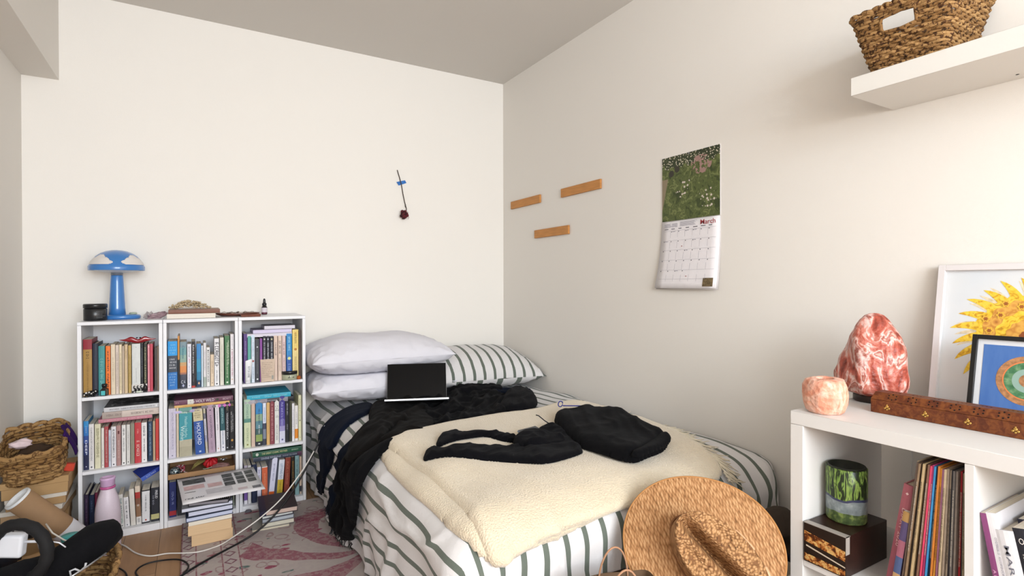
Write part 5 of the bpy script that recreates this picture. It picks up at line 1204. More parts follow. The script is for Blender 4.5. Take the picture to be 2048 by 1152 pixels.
build('tealight', MB().lathe([(0, .0705), (.0185, .0705), (.0185, .082), (0, .082)], mat('D8D0C4', .4), seg=24), t)
# incense box
IW = NB('carved_wood', .42); v = IW.tc.outputs['Object']
IW.col(IW.ramp(IW.noise(IW.mapping(v, (3, 22, 22)), 4, 5, .8), [(0, '33180E'), (.4, '5A2C18'), (.6, '73401F'), (1, '8A5430')])); IW.bump(IW.noise(v, 90, 3), .2, .001)
BRASS = mat('C8A058', .3, metal=.9); HOLE = mat('100806', .9)
t = thing('incense_box', 'long carved brown wooden incense box with brass inlays on the shelf top', 'incense box', (-.298, -2.642, KT))
L2 = .166
def coffin(x0_, x1_, z0_, z1_, inset):
    mb = MB(); V = [(x0_, -L2, z0_), (x1_, -L2, z0_), (x1_, L2, z0_), (x0_, L2, z0_), (x0_+inset, -L2+inset*.5, z1_), (x1_-inset, -L2+inset*.5, z1_), (x1_-inset, L2-inset*.5, z1_), (x0_+inset, L2-inset*.5, z1_)]
    v_ = [mb.bm.verts.new(p) for p in V]
    for q in ((3, 2, 1, 0), (4, 5, 6, 7), (0, 1, 5, 4), (1, 2, 6, 5), (2, 3, 7, 6), (3, 0, 4, 7)): mb.face([v_[i] for i in q], IW.m)
    return mb
bevel(build('box_body', coffin(-.030, .030, 0, .033, 0), t), .0012); bevel(build('lid', coffin(-.031, .031, .0335, .052, .012), t), .0012)
mb = MB()
for i in range(4):
    y = .128-.082*i; c = Vector((-.0305, y, .016))
    for dy, dz, r in ((0, .003, .0042), (-.0045, -.001, .003), (.0045, -.001, .003), (0, -.004, .0025), (0, .0075, .002)):
        mb.lathe([(0, -.0006), (r, -.0006), (r*.7, .0004), (0, .0006)], BRASS, Matrix.Translation(c+Vector((-.0004, dy, dz))) @ Matrix.Rotation(-PI/2, 4, 'Y'), 10)
build('brass_inlay', mb, t)
mb = MB()
for i in range(7):
    y = .118-.043*i
    for k_ in range(6):
        a = k_*PI/3; px_, py_ = .0065*math.cos(a), .0095*math.sin(a)
        M = Matrix.Translation((-.0245+.0+px_*.6, y+py_, .0437+(px_*.6)*1.5)) @ Matrix.Rotation(-math.radians(57), 4, 'Y')
        mb.lathe([(0, .0004), (.0019, .0004)], HOLE, M, 8, cap=False)
for i in range(6):
    for dy in (0, .008, -.008): mb.lathe([(0, .0004), (.0020, .0004)], HOLE, Matrix.Translation((0, .12-.045*i+dy, .052)), 8)
build('vent_holes', mb, t)
# framed prints
def frame(t, W, Hh, b, dpt, m, mt, mtw, pic):
    """built in a local frame: x to the right, y away from the viewer, z up, origin bottom centre"""
    mb = MB()
    mb.box((-W/2, 0, 0), (-W/2+b, dpt, Hh), m, bev=.0008); mb.box((W/2-b, 0, 0), (W/2, dpt, Hh), m, bev=.0008)
    mb.box((-W/2+b, 0, 0), (W/2-b, dpt, b), m, bev=.0008); mb.box((-W/2+b, 0, Hh-b), (W/2-b, dpt, Hh), m, bev=.0008); build('frame', mb, t)
    build('backing_sheet', MB().box((-W/2+b, dpt*.55, b), (W/2-b, dpt-.001, Hh-b), mt), t)
    build('print', pic(W-2*b-2*mtw, Hh-2*b-2*mtw, dpt*.55-.0006, Hh/2), t)
def pose(t, x, y, lean): t.location = (x, y, KT); t.rotation_euler = (-lean, 0, -PI/2)
rr = random.Random(17)
PAPER = NB('watercolour_paper', .6); PAPER.col(PAPER.mix(PAPER.noise(PAPER.tc.outputs['Object'], 6, 3), 'DEDCD8', 'C6CFD8'))
def petal(mb, cx_, cz_, a, r0, r1, w, y, m, bend=0):
    n = 8; L_ = []; R_ = []
    for i in range(n+1):
        f = i/n; r = r0+(r1-r0)*f; ww = w*(1-f)**.7*(1-.25*(1-f)); aa = a+bend*f*f
        c = Vector((cx_+r*math.cos(aa), y, cz_+r*math.sin(aa))); s_ = Vector((-math.sin(aa), 0, math.cos(aa)))
        L_.append(c+s_*ww); R_.append(c-s_*ww)
    for i in range(n): mb.quad([L_[i], R_[i], R_[i+1], L_[i+1]], m)
YP = NB('yellow_petals', .6); v = YP.tc.outputs['Object']
YP.col(YP.ramp(YP.noise(v, 60, 5, 1.5), [(0, '6A4A18'), (.36, 'C89428'), (.46, 'E4BC38'), (.62, 'EBCB50'), (.72, 'B88428'), (1, 'E8D080')]))
OP = NB('orange_disc', .6); v = OP.tc.outputs['Object']
OP.col(OP.ramp(OP.vor(v, 55), [(0, 'A0602C'), (.25, 'C88840'), (.5, 'DCA850'), (.75, 'C08038'), (1, 'E4BC60')]))
PP = mat('D8C8A8', .6, var=.25, vscale=80)
def sunprint(W, Hh, y, zc):
    mb = MB(); mb.quad([(-W/2, y, zc-Hh/2), (W/2, y, zc-Hh/2), (W/2, y, zc+Hh/2), (-W/2, y, zc+Hh/2)], PAPER.m)
    cx_, cz_ = .0, zc+.002; R_ = .166
    for i in range(32):
        a = 2*PI*(i+.5)/32; petal(mb, cx_, cz_, a, .09, R_*(.90+.04*rr.random()), .010, y-.0003, PP, .10)
    for i in range(24):
        a = 2*PI*i/24; petal(mb, cx_, cz_, a, .075, R_*(.94+.07*rr.random()), .0195, y-.0006, YP.m, .16)
    for r, yy, m in ((.112, .0009, YP.m), (.097, .0012, OP.m), (.070, .0015, YP.m), (.048, .0018, OP.m), (.022, .0021, mat('8A4A24', .6))):
        vs = [mb.bm.verts.new((cx_+r*(1+.04*math.sin(14*2*PI*i/84))*math.cos(2*PI*i/84), y-yy, cz_+r*(1+.04*math.sin(14*2*PI*i/84))*math.sin(2*PI*i/84))) for i in range(84)]; mb.face(vs, m)
    rc = random.Random(4); DM = mat('9A5A28', .6)
    for i in range(22):
        a = 2*PI*i/22+.1; r = .100 if i % 2 else .082; c = (cx_+r*math.cos(a), cz_+r*math.sin(a))
        for rad_, yy, m in ((.0085, .0023, mat('E0B040', .6)), (.0045, .0026, DM)):
            vs = [mb.bm.verts.new((c[0]+rad_*(1+.25*math.cos(6*2*PI*j/24))*math.cos(2*PI*j/24), y-yy, c[1]+rad_*(1+.25*math.cos(6*2*PI*j/24))*math.sin(2*PI*j/24))) for j in range(24)]; mb.face(vs, m)
    return mb
t = thing('sunflower_print', 'large white framed print of a yellow sun shaped flower leaning on the wall', 'picture')
frame(t, .40, .385, .0165, .018, mat('D9D4D4', .4), PAPER.m, .004, sunprint); pose(t, -.088, -2.7045, math.radians(9.5))
BLP = NB('blue_paint', .6); BLP.col(BLP.mix(BLP.noise(BLP.mapping(BLP.tc.outputs['Object'], (5, 1, 1)), 14, 4), '3A62A4', '5578B0'))
GRP = NB('green_paint', .6); GRP.col(GRP.ramp(GRP.noise(GRP.tc.outputs['Object'], 90, 4), [(0, '1E4A34'), (.5, '4A7A54'), (1, '9AB88C')]))
ORP = mat('A87850', .7, var=.35, vscale=130)
def ringprint(W, Hh, y, zc):
    mb = MB(); mb.quad([(-W/2, y, zc-Hh/2), (W/2, y, zc-Hh/2), (W/2, y, zc+Hh/2), (-W/2, y, zc+Hh/2)], BLP.m)
    for r, yy, m in ((.058, .0004, ORP), (.046, .0007, mat('D8804C', .6)), (.043, .0010, GRP.m), (.028, .0013, mat('8CA89C', .6)), (.015, .0016, ORP)):
        mb.face([mb.bm.verts.new((.006+r*math.cos(2*PI*i/60), y-yy, zc+.0+r*math.sin(2*PI*i/60))) for i in range(60)], m)
    return mb
t = thing('blue_circle_print', 'smaller black framed print of a ringed circle on blue standing in front', 'picture')
frame(t, .205, .205, .0105, .014, mat('141414', .35), mat('D0D2D6', .6), .012, ringprint); pose(t, -.175, -2.7215, math.radians(12))
# ---- in the left cube: gift box, vase, diary, records
FB2 = .3895
GBX = NB('lacquered_box', .3); v = GBX.tc.outputs['Object']
GBX.col(GBX.mix(GBX.noise(v, 30, 4), '1A0F0C', '38201A'))
GOLD = NB('gold_print', .45); v = GOLD.tc.outputs['Object']; GOLD.col(GOLD.ramp(GOLD.noise(v, 70, 5, 1), [(0, '1E100A'), (.42, '4A2410'), (.5, 'A8642C'), (.6, 'D8B470'), (.7, '6A3818'), (1, 'C89858')]))
t = thing('decorated_box', 'dark brown decorated box with gold patterned end in the left cube', 'box', (-.397, -2.4515, FB2))
build('box_body', MB().box((-.0955, -.051, 0), (.0955, .051, .098), GBX.m, bev=.001), t)
mb = MB(); mb.box((-.0968, -.0505, .001), (-.0957, .0505, .097), mat('1E1410', .4)); rr = random.Random(3)
mb.quad([(-.0970, .050, .052), (-.0970, -.050, .040), (-.0970, -.050, .064), (-.0970, .050, .078)], GOLD.m); mb.quad([(-.0970, .050, .004), (-.0970, -.050, .003), (-.0970, -.050, .018), (-.0970, .050, .022)], GOLD.m)
mb.quad([(-.0971, .045, .040), (-.0971, -.050, .024), (-.0971, -.050, .027), (-.0971, .045, .044)], mat('C8BCA8', .4)); build('end_label', mb, t)
mb = MB(); mb.box((-.0965, -.0515, .0965), (-.078, .0515, .0985), mat('A09890', .4)); mb.box((-.0965, -.0515, .055), (-.080, -.0508, .0985), mat('A09890', .4)); build('silver_edge', mb, t)
k = NB('forest_scene', .3); v = k.tc.outputs['Object']; X, Y, Z = k.sep(v)
tr_ = k.noise(k.mapping(v, (1, 1, .12)), 85, 3); fo = k.noise(v, 70, 5)
gr1 = k.ramp(k.noise(k.mapping(v, (1, 1, .2)), 120, 5, 1), [(0, '0E140A'), (.46, '26301C'), (.5, '5C7A34'), (.58, '88A050'), (.64, '2E3C22'), (1, 'A8BC78')])
gr2 = k.ramp(fo, [(0, '1E2618'), (.45, '4A5A38'), (.6, '7C8C4C'), (1, 'A4B08C')])
pa = k.ramp(fo, [(0, '50585A'), (.5, '7C8688'), (1, 'B4BCBC')])
zz = k.math('ADD', Z, k.math('MULTIPLY', k.noise(v, 18, 2), .02))
c = k.mix(k.math('GREATER_THAN', zz, .036), gr2, pa); c = k.mix(k.math('GREATER_THAN', zz, .066), c, '3A3E58'); c = k.mix(k.math('GREATER_THAN', zz, .072), c, gr1)
k.col(c)
t = thing('forest_lantern', 'round glass candle lantern printed with a green forest scene on the brown box', 'lantern', (-.385, -2.447, FB2+.0987))
build('printed_glass', MB().lathe([(0, 0), (.043, 0), (.0455, .004), (.0465, .07), (.0465, .134), (.0445, .136), (.0435, .132), (.0435, .006), (0, .006)], k.m, seg=48), t)
build('dark_inner_sleeve', MB().lathe([(.0415, .007), (.0425, .139), (.040, .139), (.040, .008)], mat('20221A', .5, var=.5, vscale=60), seg=40, cap=False), t)
def sbook(label, y, z, w, h, d, cols, texts=(), tilt=0, x=-.465, cover=None, hard=False, group=None, name='book', **kw):
    return book(label, (x, y, z), w, h, d, cols, texts, cover, hard, (0, math.radians(tilt), -PI/2), group, name=name, **kw)
CG = 'books in the cube shelf unit'
sbook('tall pink year diary leaning on the records in the left cube', -2.579, FB2+.004, .022, .252, .19, [(0, 'A8606C'), (.5, 'A05A68')], [('DIARY 2020', .60, .36, .36, 'E0B8B8', 'down'), ('#d', .92, 1, .3, 'E8C8C8')], 9, -.455, 'C08088', True, CG)
k = NB('patchwork', .5); k.col(k.ramp(k.vor(k.tc.outputs['Object'], 75, 'F1', 'Color'), [(0, '3A4468'), (.3, '8C3A4C'), (.5, 'C89448'), (.7, '4C5A7C'), (1, 'C8A8A0')], 'CONSTANT'))
t = sbook('colourful patchwork covered book tucked between pink diary and records', -2.592, FB2+.003, .014, .195, .16, [(0, 'A88450'), (.12, '54486C'), (.35, 'A06070'), (.55, '4C5C84'), (.75, 'B89468'), (.9, '5A3050')], [], 8, -.468, '54486C', False, CG)
cols = 'C0AE90 5A4A40 8A7258 3A322C B8A078 3A2C28 7C5A48 D84868 A8386C 3C8CC4 20304C C87C34 E09C3C 8A5A70 C8B494 9C8C7C B4A490 2A2A30 6E6A68 8A8078 B02830 2C2428 A09478 8C8470'.split()
LG = 'record sleeves in the left cube'; RN = 'beige spined|dark brown spined|tan spined|near black brown|sandy spined|deep umber spined|reddish brown|hot pink spined|magenta spined|bright blue spined|midnight blue|orange spined|golden orange|dusty plum|pale beige|taupe spined|light khaki|black spined|slate grey|grey brown|bright red|black red|olive tan|worn khaki'.split('|')
n = len(cols); rr = random.Random(8)
ytop0, ytop1, yb0, yb1 = -2.634, -2.7275, -2.598, -2.7265
for i, c in enumerate(cols):
    f = i/n; wd_ = .0036; yt = ytop0+(ytop1-ytop0)*(f+.5/n); yb = yb0+(yb1-yb0)*(f+.5/n)
    hgt = .314-rr.random()*.004; al = math.asin(max(-1, min(1, (yb-yt)/hgt)))
    wtop = (yb0-yb1)/n*.86
    t = thing('record_sleeve', f'{RN[i]} vinyl record sleeve in the leaning row in the left cube', 'record', (-.468+rr.uniform(-.004, .010), yb, FB2+.001+abs(al)*wtop*.5), (0, al, -PI/2), LG)
    mb = MB(); cm = mat(c, .55, var=.15, vscale=60); mb.box((-wtop/2*.82, 0, 0), (wtop/2*.82, .305, hgt*math.cos(0)), cm, bev=.0006); 
    build('sleeve', mb, t)
    if i % 2 == 0:
        g = MB(); lc = mat('E0D8C8' if sum(srgb(c)) < .6 else '3A342E', .6); glyphs(g, -.10, .06, 0, wtop*.45, lc, 0, rr, f=lambda a, b: (b, -.0008, -a+hgt*.55)); build('spine_lettering', g, t)
# ---- in the right cube
def r2(lab, pxt, pyt, w, h, d, cols, texts, tilt, cover=None, hard=False, x=-.465, **kw):
    p = at(pxt, pyt, 0, x); a = math.radians(tilt); ztop = p.z; hh = (ztop-FB2)/math.cos(a)-.002
    yb = p.y-math.sin(-a)*hh*-1.0
    return sbook(lab, p.y+math.sin(a)*hh, FB2+abs(math.sin(a))*w/2+.001, w, hh, d, cols, texts, tilt, x, cover, hard, CG, **kw)
r2('thin purple spined book leaning against the divider in the right cube', 1966, 1026, .0105, .2, .19, [(0, '7E3E6C')], [('A ROMAN OF MEN', .38, .36, .45, 'D8A8C4', 'down')], -10, 'D8CCD4')
r2('white spined tall book with fine grey lettering beside the purple one', 1981, 1026, .0165, .2, .26, [(0, 'DDDBDE')], [dn('~', '9C98A4', .66, .3, .22), dn('~', '50709A', .25, .35, .25)], -10.3, 'D4D2D6')
r2('white book with large spaced grey serif capitals in the right cube', 2007, 1062, .030, .2, .18, [(0, 'DAD9DC')], [('MARY OLIVER', .48, .78, .26, '6A6C78', 'down')], -11, 'D2D0D4', True)
r2('black book with white lettering at the right edge of the photo', 2037, 1058, .020, .2, .14, [(0, '22242C'), (.5, '3A2A44')], [('O', .90, .4, .05, 'E0DCD8', 'across'), dn('~', 'B8B4B0', .6, .4, .35), ('#d', .3, 1.5, .5, 'A84858')], -12, 'C8B4A4')
r2('small dark book behind the others at the far right', 2047, 1040, .020, .2, .12, [(0, '2A2A38')], [dn('~', '9898B0', .6, .5, .3)], -12, '2A2A38', x=-.40)
# ================================================================ FOOT OF THE BED: HAT, BOX, BAG, BUNDLE
STRAW = NB('woven_straw', .7); v = STRAW.tc.outputs['UV']
a1 = STRAW.vor(STRAW.mapping(v, (1.35, .75, 1), (0, 0, .85)), 1.0, 'F1', 'Distance', .55)
nn = STRAW.noise(STRAW.tc.outputs['Object'], 14, 4)
cc = STRAW.ramp(a1, [(0, 'D9AE82'), (.35, 'C4976A'), (.60, 'A3754C'), (.82, '74502F')])
STRAW.col(STRAW.mix(STRAW.math('MULTIPLY', nn, .35), cc, 'A87444')); inv_ = STRAW.math('MULTIPLY', a1, -1.0); STRAW.bump(inv_, .9, .004)
STRAW2 = NB('crown_straw', .75); v = STRAW2.tc.outputs['UV']
a1 = STRAW2.vor(STRAW2.mapping(v, (1, 1, 1)), 1.0, 'F1', 'Distance', .8); holes = STRAW2.math('GREATER_THAN', STRAW2.noise(STRAW2.mapping(v, (.22, .22, 1)), 3.0, 2), .64)
STRAW2.col(STRAW2.mix(STRAW2.math('MULTIPLY', holes, .7), STRAW2.ramp(a1, [(0, 'CDA47C'), (.4, 'B08558'), (.7, '7A5332')]), '4A2E18')); STRAW2.bump(STRAW2.math('MULTIPLY', a1, -1), .9, .004)
hat = thing('straw_hat', 'wide brimmed woven straw hat with creased crown propped at the bed foot', 'hat')
nrm = Vector((-.60, -.62, .50)).normalized()
xa = Vector((0, 0, 1)).cross(nrm).normalized(); ya = nrm.cross(xa)           # xa to the right as seen, ya up
Mh = Matrix(((xa.x, ya.x, nrm.x), (xa.y, ya.y, nrm.y), (xa.z, ya.z, nrm.z)))
hat.location = at(1404, 1100, 1, -2.235); hat.rotation_euler = Mh.to_euler()
ca = math.radians(-43); A_, B_ = .138, .082                                     # crown long axis direction and half sizes
COX, COY = .034, -.030
def crown_out(a): # ellipse boundary in hat plane
    u, w_ = A_*math.cos(a), B_*math.sin(a)
    if u < 0: w_ *= 1-.25*(u/A_)**2
    return COX+u*math.cos(ca)-w_*math.sin(ca), COY+u*math.sin(ca)+w_*math.cos(ca)
def brim(s, t_):
    a = 2*PI*s; cx_, cy_ = crown_out(a); th = math.atan2(cy_, cx_) if False else a+ca
    R_ = .196+.006*math.cos(2*th+.6)+.004*math.sin(3*th)-.007*math.cos(th-1.6)*0
    if True: ox, oy = R_*math.cos(th), R_*math.sin(th)*1.0
    x = cx_+(ox-cx_)*t_; y = cy_+(oy-cy_)*t_
    z = .000+.020*t_**1.5*math.sin(2*th+.5)+.012*t_**2*math.sin(3*th+2)+.012*(1-t_)**3-.012*t_**2+.018*t_*max(0, -math.cos(th-.2))**2
    return Vector((x, y, z))
mb = MB(); mb.grid(129, 26, brim, STRAW.m, uv=lambda s, t_: ((brim(s, t_).x+.3*brim(s, t_).y)*125, brim(s, t_).y*80-brim(s, t_).x*18))
o = build('brim', mb, hat); solid(o, .003, 0)
mb = MB(); mb.tube([brim(i/128, 1.0) for i in range(129)], .0028, mat('B07C48', .7), 7); build('brim_edge', mb, hat)
def crown(s, t_):
    a = 2*PI*s; cx_, cy_ = crown_out(a); k = t_
    u, w_ = A_*math.cos(a), B_*math.sin(a)
    q = 1-k; prof = min(1, (1-q**3.2))          # 0 at base -> 1 at top
    ins = 1-.13*k-(.87*max(0, (k-.45)/.55)**1.35 if k > .45 else 0)
    u *= ins; w_ *= ins
    hz = .112*math.sin(min(1, k/.55)*PI/2)**.9+ .010*max(0, k-.45)
    hz *= 1-.18*(u/A_)
    crease = math.exp(-(w_/.012)**2)*max(0, 1-(u/(A_*.94))**4)*.085
    dl = math.exp(-((w_-.045)/.018)**2)*.012*max(0, 1-((u+.05)/.05)**2)+math.exp(-((w_+.045)/.018)**2)*.012*max(0, 1-((u+.05)/.05)**2)
    x = COX+u*math.cos(ca)-w_*math.sin(ca); y = COY+u*math.sin(ca)+w_*math.cos(ca)
    return Vector((x, y, .010+hz-(crease+dl)*min(1, k/.5)))
mb = MB(); mb.grid(129, 40, crown, STRAW2.m, uv=lambda s, t_: (crown(s, t_).x*150, crown(s, t_).y*150+crown(s, t_).z*150)); bmesh.ops.remove_doubles(mb.bm, verts=mb.bm.verts, dist=.0003); build('crown', mb, hat)
mb = MB(); CORD = mat('7A5030', .8)
mb.tube([Vector(crown_out(2*PI*i/72)+(0,))*1.0+Vector((0, 0, .028))+Vector((math.cos(2*PI*i/72+ca), math.sin(2*PI*i/72+ca), 0))*.003 for i in range(73)],   .0026, CORD, 6); build('hat_cord', mb, hat)
for f in (.245, .212, .128):
    a = 2*PI*f; p = Vector(crown_out(a)+(0,)); q = Vector(crown_out(a+.16)+(0,)); d = (q-p).normalized(); nn_ = Vector((d.y, -d.x, 0)); c_ = (p+q)/2+nn_*.009; c_.z = .034
    mb = MB(); mb.tube([c_-d*.016, c_-d*.013, c_, c_+d*.013, c_+d*.016], [.0035, .0055, .0062, .0055, .0035], mat('D8A880', .4), 10); build('wooden_bead', mb, hat)
# white open box beside / behind the hat
t = thing('white_crate', 'open off white box between hat and cube shelf', 'box', (-.440, -2.245, 0), (0, 0, .10))
CRM = mat('D4CCBE', .7, var=.05); mb = MB(); a, b, h_ = .095, .085, .300
mb.box((-a, -b, 0), (a, b, .006), CRM); mb.box((-a, -b, .006), (a, -b+.006, h_), CRM); mb.box((-a, b-.006, .006), (a, b, h_), CRM); mb.box((-a, -b+.006, .006), (-a+.006, b-.006, h_), CRM); mb.box((a-.006, -b+.006, .006), (a, b-.006, h_), CRM)
build('box_walls', mb, t); mb = MB(); mb.box((-.07, -.06, .15), (.07, .07, .24), mat('3A2A24', .8, var=.3)); build('brown_lining', mb, t)
# paper bag with handles
t = thing('paper_bag', 'brown paper bag with twisted handles at the foot of the bed', 'bag', (-.955, -2.225, 0), (0, 0, -.25))
KB = mat('5A4430', .85, var=.12, vscale=18, bump=.3, bscale=30)
def bagw(s, t_):
    x, y = rrect(2*PI*s, .20+.006*math.sin(9*s), .11+.004*math.sin(t_*8+s*20), 8); return Vector((x, y, .001+t_*.372+.002*math.sin(s*30)))
mb = MB(); mb.grid(61, 12, bagw, KB); o = build('bag_body', mb, t); solid(o, .0012, 0)
build('bag_bottom', MB().box((-.098, -.053, .001), (.098, .053, .003), KB), t)
HC = mat('A87E60', .7)
for yy, dx_ in ((-.052, -.012), (.052, .012)):
    mb = MB(); mb.tube([Vector((dx_+.040*math.cos(a)*(1.0), yy-.008*math.sin(a), .350+.092*math.sin(a))) for a in [PI*i/16 for i in range(17)]], .0024, HC, 7); o = build('handle', mb, t)
# folded dark cover stuffed between bed and shelf
t = thing('folded_blanket', 'crumpled taupe brown blanket stuffed between the bed and the cube shelf', 'blanket', (-.250, -2.175, 0))
TP = cloth('taupe_cloth', '4E443C', '3C342E', .9, .5)
def bundle(s, t_):
    a = 2*PI*s; z = t_*.385; k = .90+.10*math.cos(z*95+1.6*math.sin(a*2+.5)+a)*min(1, t_*6)
    top = (1-max(0, (t_-.86)/.14)**2)**.5 if t_ > .86 else 1
    x, y = rrect(a, .175, .150, 3); n_ = 1+.10*noise.noise(Vector((math.cos(a)*2, math.sin(a)*2, z*10)))
    return Vector((x*k*n_*top, y*k*n_*top, .002+z))
mb = MB(); mb.grid(97, 70, bundle, TP); bmesh.ops.remove_doubles(mb.bm, verts=mb.bm.verts, dist=.0004); build('bundle_folds', mb, t)
mb = MB(); pts = [at(x, y, 2, z) for x, y, z in ((1535, 1096, .34), (1560, 1108, .33), (1590, 1120, .325), (1618, 1136, .30), (1640, 1156, .27))]
mb.tube(pts, [.012, .017, .019, .017, .013], cloth('navy_strap', '14182A', '0E1120'), 10, flat=.45); o = build('navy_strap', mb); tag(o, 'dark navy padded strap lying over the white box beside the shelf', 'strap')
# ================================================================ LEFT CORNER
KR = 'B08A60'
def carton(label, c, w, d, h, rz, col, parts=()):
    t = thing('cardboard_box', label, 'box', c, (0, 0, rz), 'boxes stacked in the left corner')
    build('box_body', MB().box((-w/2, -d/2, 0), (w/2, d/2, h*.62), mat(col, .8, var=.06, vscale=15), bev=.001), t)
    build('lid', MB().box((-w/2-.003, -d/2-.003, h*.62+.0004), (w/2+.003, d/2+.003, h), mat(parts or col, .8, var=.06, vscale=15), bev=.001), t)
    return t
carton('plain kraft box at the bottom of the corner stack under the basket', (-2.365, -.285, 0), .175, .25, .165, .10, 'A88860')
carton('kraft box with white lid, second from the floor in the corner stack', (-2.368, -.29, .166), .185, .25, .048, -.04, 'B49470', 'DAD4CA')
carton('flat kraft box with white lid, third from the floor in the corner stack', (-2.366, -.285, .215), .180, .26, .046, .06, 'AC8A60', 'D8D0C4')
carton('larger kraft box on top of the corner stack under the woven basket', (-2.362, -.29, .262), .200, .27, .066, .02, 'B08E62')
o = build('red_packet', MB().box((-.018, -.012, 0), (.018, .012, .03), mat('C84028', .5), bev=.002), None, (-2.268, -.36, .329), (0, .2, 0)); tag(o, 'small bright red packet wedged beneath the woven basket in the corner', 'packet')
BN1 = ropemat('banana_leaf', 'B08C5C', '8A683E', '6C4E2E', 45, 90); BN2 = ropemat('banana_leaf_dark', '9A7648', '75552F', '553A20', 45, 90)
t = thing('wicker_basket', 'tilted woven leaf basket on the boxes in the left corner', 'basket', (-2.368, -.335, .338), (math.radians(15), math.radians(-5), math.radians(4)))
woven(t, .165, .21, .205, .255, .145, 10, .0085, BN1, BN2, 16, None, 6, .5, 100, 1.1, 4)
k = cloth('purple_cloth', '3C1E5E', '2A1446')
def cl(s, t_):
    return Vector((.100+.028*math.sin(t_*PI*.5)+.006*math.sin(s*9), -.05+.10*s+.01*t_, .160-.100*t_+.004*math.sin(s*14+t_*5)+.016*(1-t_)*math.sin(s*PI)))
M = t.matrix_basis.copy()
mb = MB(); mb.grid(17, 15, lambda s, t_: M @ cl(s, t_), k); o = build('purple_cloth', mb); solid(o, .005, 0); tag(o, 'deep purple cloth hanging over the rim of the corner basket', 'cloth')
mb = MB(); mb.blob((0, 0, 0), (.032, .022, .018), mat('DCC8CC', .7, bump=.4, bscale=50), 3, .4, 2, 3); o = build('crumpled_tissue', mb, None, (-2.405, -.41, .470)); tag(o, 'pale pink crumpled tissue inside the corner basket', 'tissue')
mb = MB(); mb.blob((0, 0, 0), (.060, .085, .035), cloth('brown_scarf', '5A4634', '3E3026'), 6, .35, 2, 3); o = build('brown_cloth', mb, None, (-2.375, -.33, .405)); tag(o, 'dull brown cloth filling the bottom of the corner basket', 'cloth')
# poster tube
A = Vector((-2.368, -.63, .325)); B = Vector((-2.168, -.565, .075)); d = B-A; L_ = d.length; q = d.to_track_quat('Z', 'Y')
t = thing('poster_tube', 'brown cardboard poster tube with white end cap leaning in the corner', 'tube', A, q.to_euler())
KT_ = mat('9A7A5A', .75, var=.05)
build('tube_body', MB().lathe([(.040, 0), (.042, .0), (.042, L_), (.040, L_)], KT_, seg=36, cap=False), t)
build('end_cap', MB().lathe([(0, .004), (.034, .004), (.036, -.004), (.0425, -.004), (.0427, .004)], mat('DADCDE', .4), seg=36, cap=False), t)
build('foot_cap', MB().lathe([(.0423, L_-.075), (.0435, L_-.073), (.0435, L_+.001), (0, L_+.001)], mat('1A1A1E', .6), seg=36, cap=False), t)
build('paper_label', MB().lathe([(.0424, L_-.135), (.0426, L_-.134), (.0426, L_-.078), (.0424, L_-.077)], mat('D6D6DC', .6), seg=36, cap=False), t)
g = MB(); MT = mat('5A5C64', .6)
Minv = t.matrix_basis.inverted(); cdir = (Minv.to_3x3() @ (CAM-A)); a0 = math.atan2(cdir.y, cdir.x)
for i in range(14):
    a = a0+.25+.028*i; zc = L_-.10; w_ = .010 if i % 3 else .016
    g.quad([(.0430*math.cos(a), .0430*math.sin(a), zc-.009), (.0430*math.cos(a+w_), .0430*math.sin(a+w_), zc-.009), (.0430*math.cos(a+w_), .0430*math.sin(a+w_), zc+.009), (.0430*math.cos(a), .0430*math.sin(a), zc+.009)], MT)
build('barcode', g, t)
# pink bottle
t = thing('insulated_bottle', 'pale lilac pink bottle with pink ring standing before the left bookcase', 'bottle', (-2.126, -.462, 0))
PB = mat('D2C4D0', .4, var=.03, vscale=300)
build('bottle_body', MB().lathe([(0, .0), (.040, .0), (.043, .004), (.0435, .03), (.0435, .165), (.041, .19), (.035, .222), (.028, .244), (.0245, .256), (.0235, .262)], PB, seg=48), t)
build('pink_ring', MB().lathe([(.0238, .262), (.0262, .263), (.0268, .267), (.0262, .271), (.0238, .272)], mat('B8548C', .3, coat=.4), seg=40, cap=False), t)
build('screw_cap', MB().lathe([(.0232, .2725), (.0245, .274), (.0245, .296), (.0265, .299), (.0262, .306), (.020, .308), (.017, .303), (0, .303)], mat('C9A8CC', .35), seg=40), t)
w_ = word('maker_mark', 'C', mat('3A3440', .5), .010, .013, t, (.0436*math.cos(-1.05)*1.01, .0436*math.sin(-1.05)*1.01, .024), (0, 0, -1.05+PI/2))
# low wicker basket with bags and cables
t = thing('storage_basket', 'low wide wicker basket on the floor heaped with bags and cables', 'basket', (-2.225, -1.06, 0))
woven(t, .31, .33, .36, .38, .195, 13, .0085, BN1, BN2, 22, None, 6, .5, 130, 1.1, 9)
GB = 'flattened cartons in the low basket'
for lab, c, w, d_, rz, rx, cc in (('brown flattened carton lying in the low wicker basket, upper one', (-2.235, -.975, .212), .19, .10, .12, .05, 'A8845C'), ('darker flattened carton beneath another in the low wicker basket', (-2.225, -.985, .188), .22, .13, -.05, .0, '8E6E4C')):
    tt = thing('flattened_carton', lab, 'carton', c, (rx, 0, rz), GB); build('board', MB().box((-w/2, -d_/2, 0), (w/2, d_/2, .012), mat(cc, .85, var=.1), bev=.001), tt); build('flap', MB().box((-w/2+.01, -d_/2-.002, .0125), (w/2-.05, d_/2-.03, .016), mat(cc, .8), bev=.001), tt)
BF = cloth('black_fleece', '0E0E10', '18181B')
t = thing('black_fleece_roll', 'rolled black fleece lying over the low wicker basket with a rounded end', 'cloth')
a_, b_ = Vector((-2.045, -.975, .272)), Vector((-2.39, -1.20, .175))
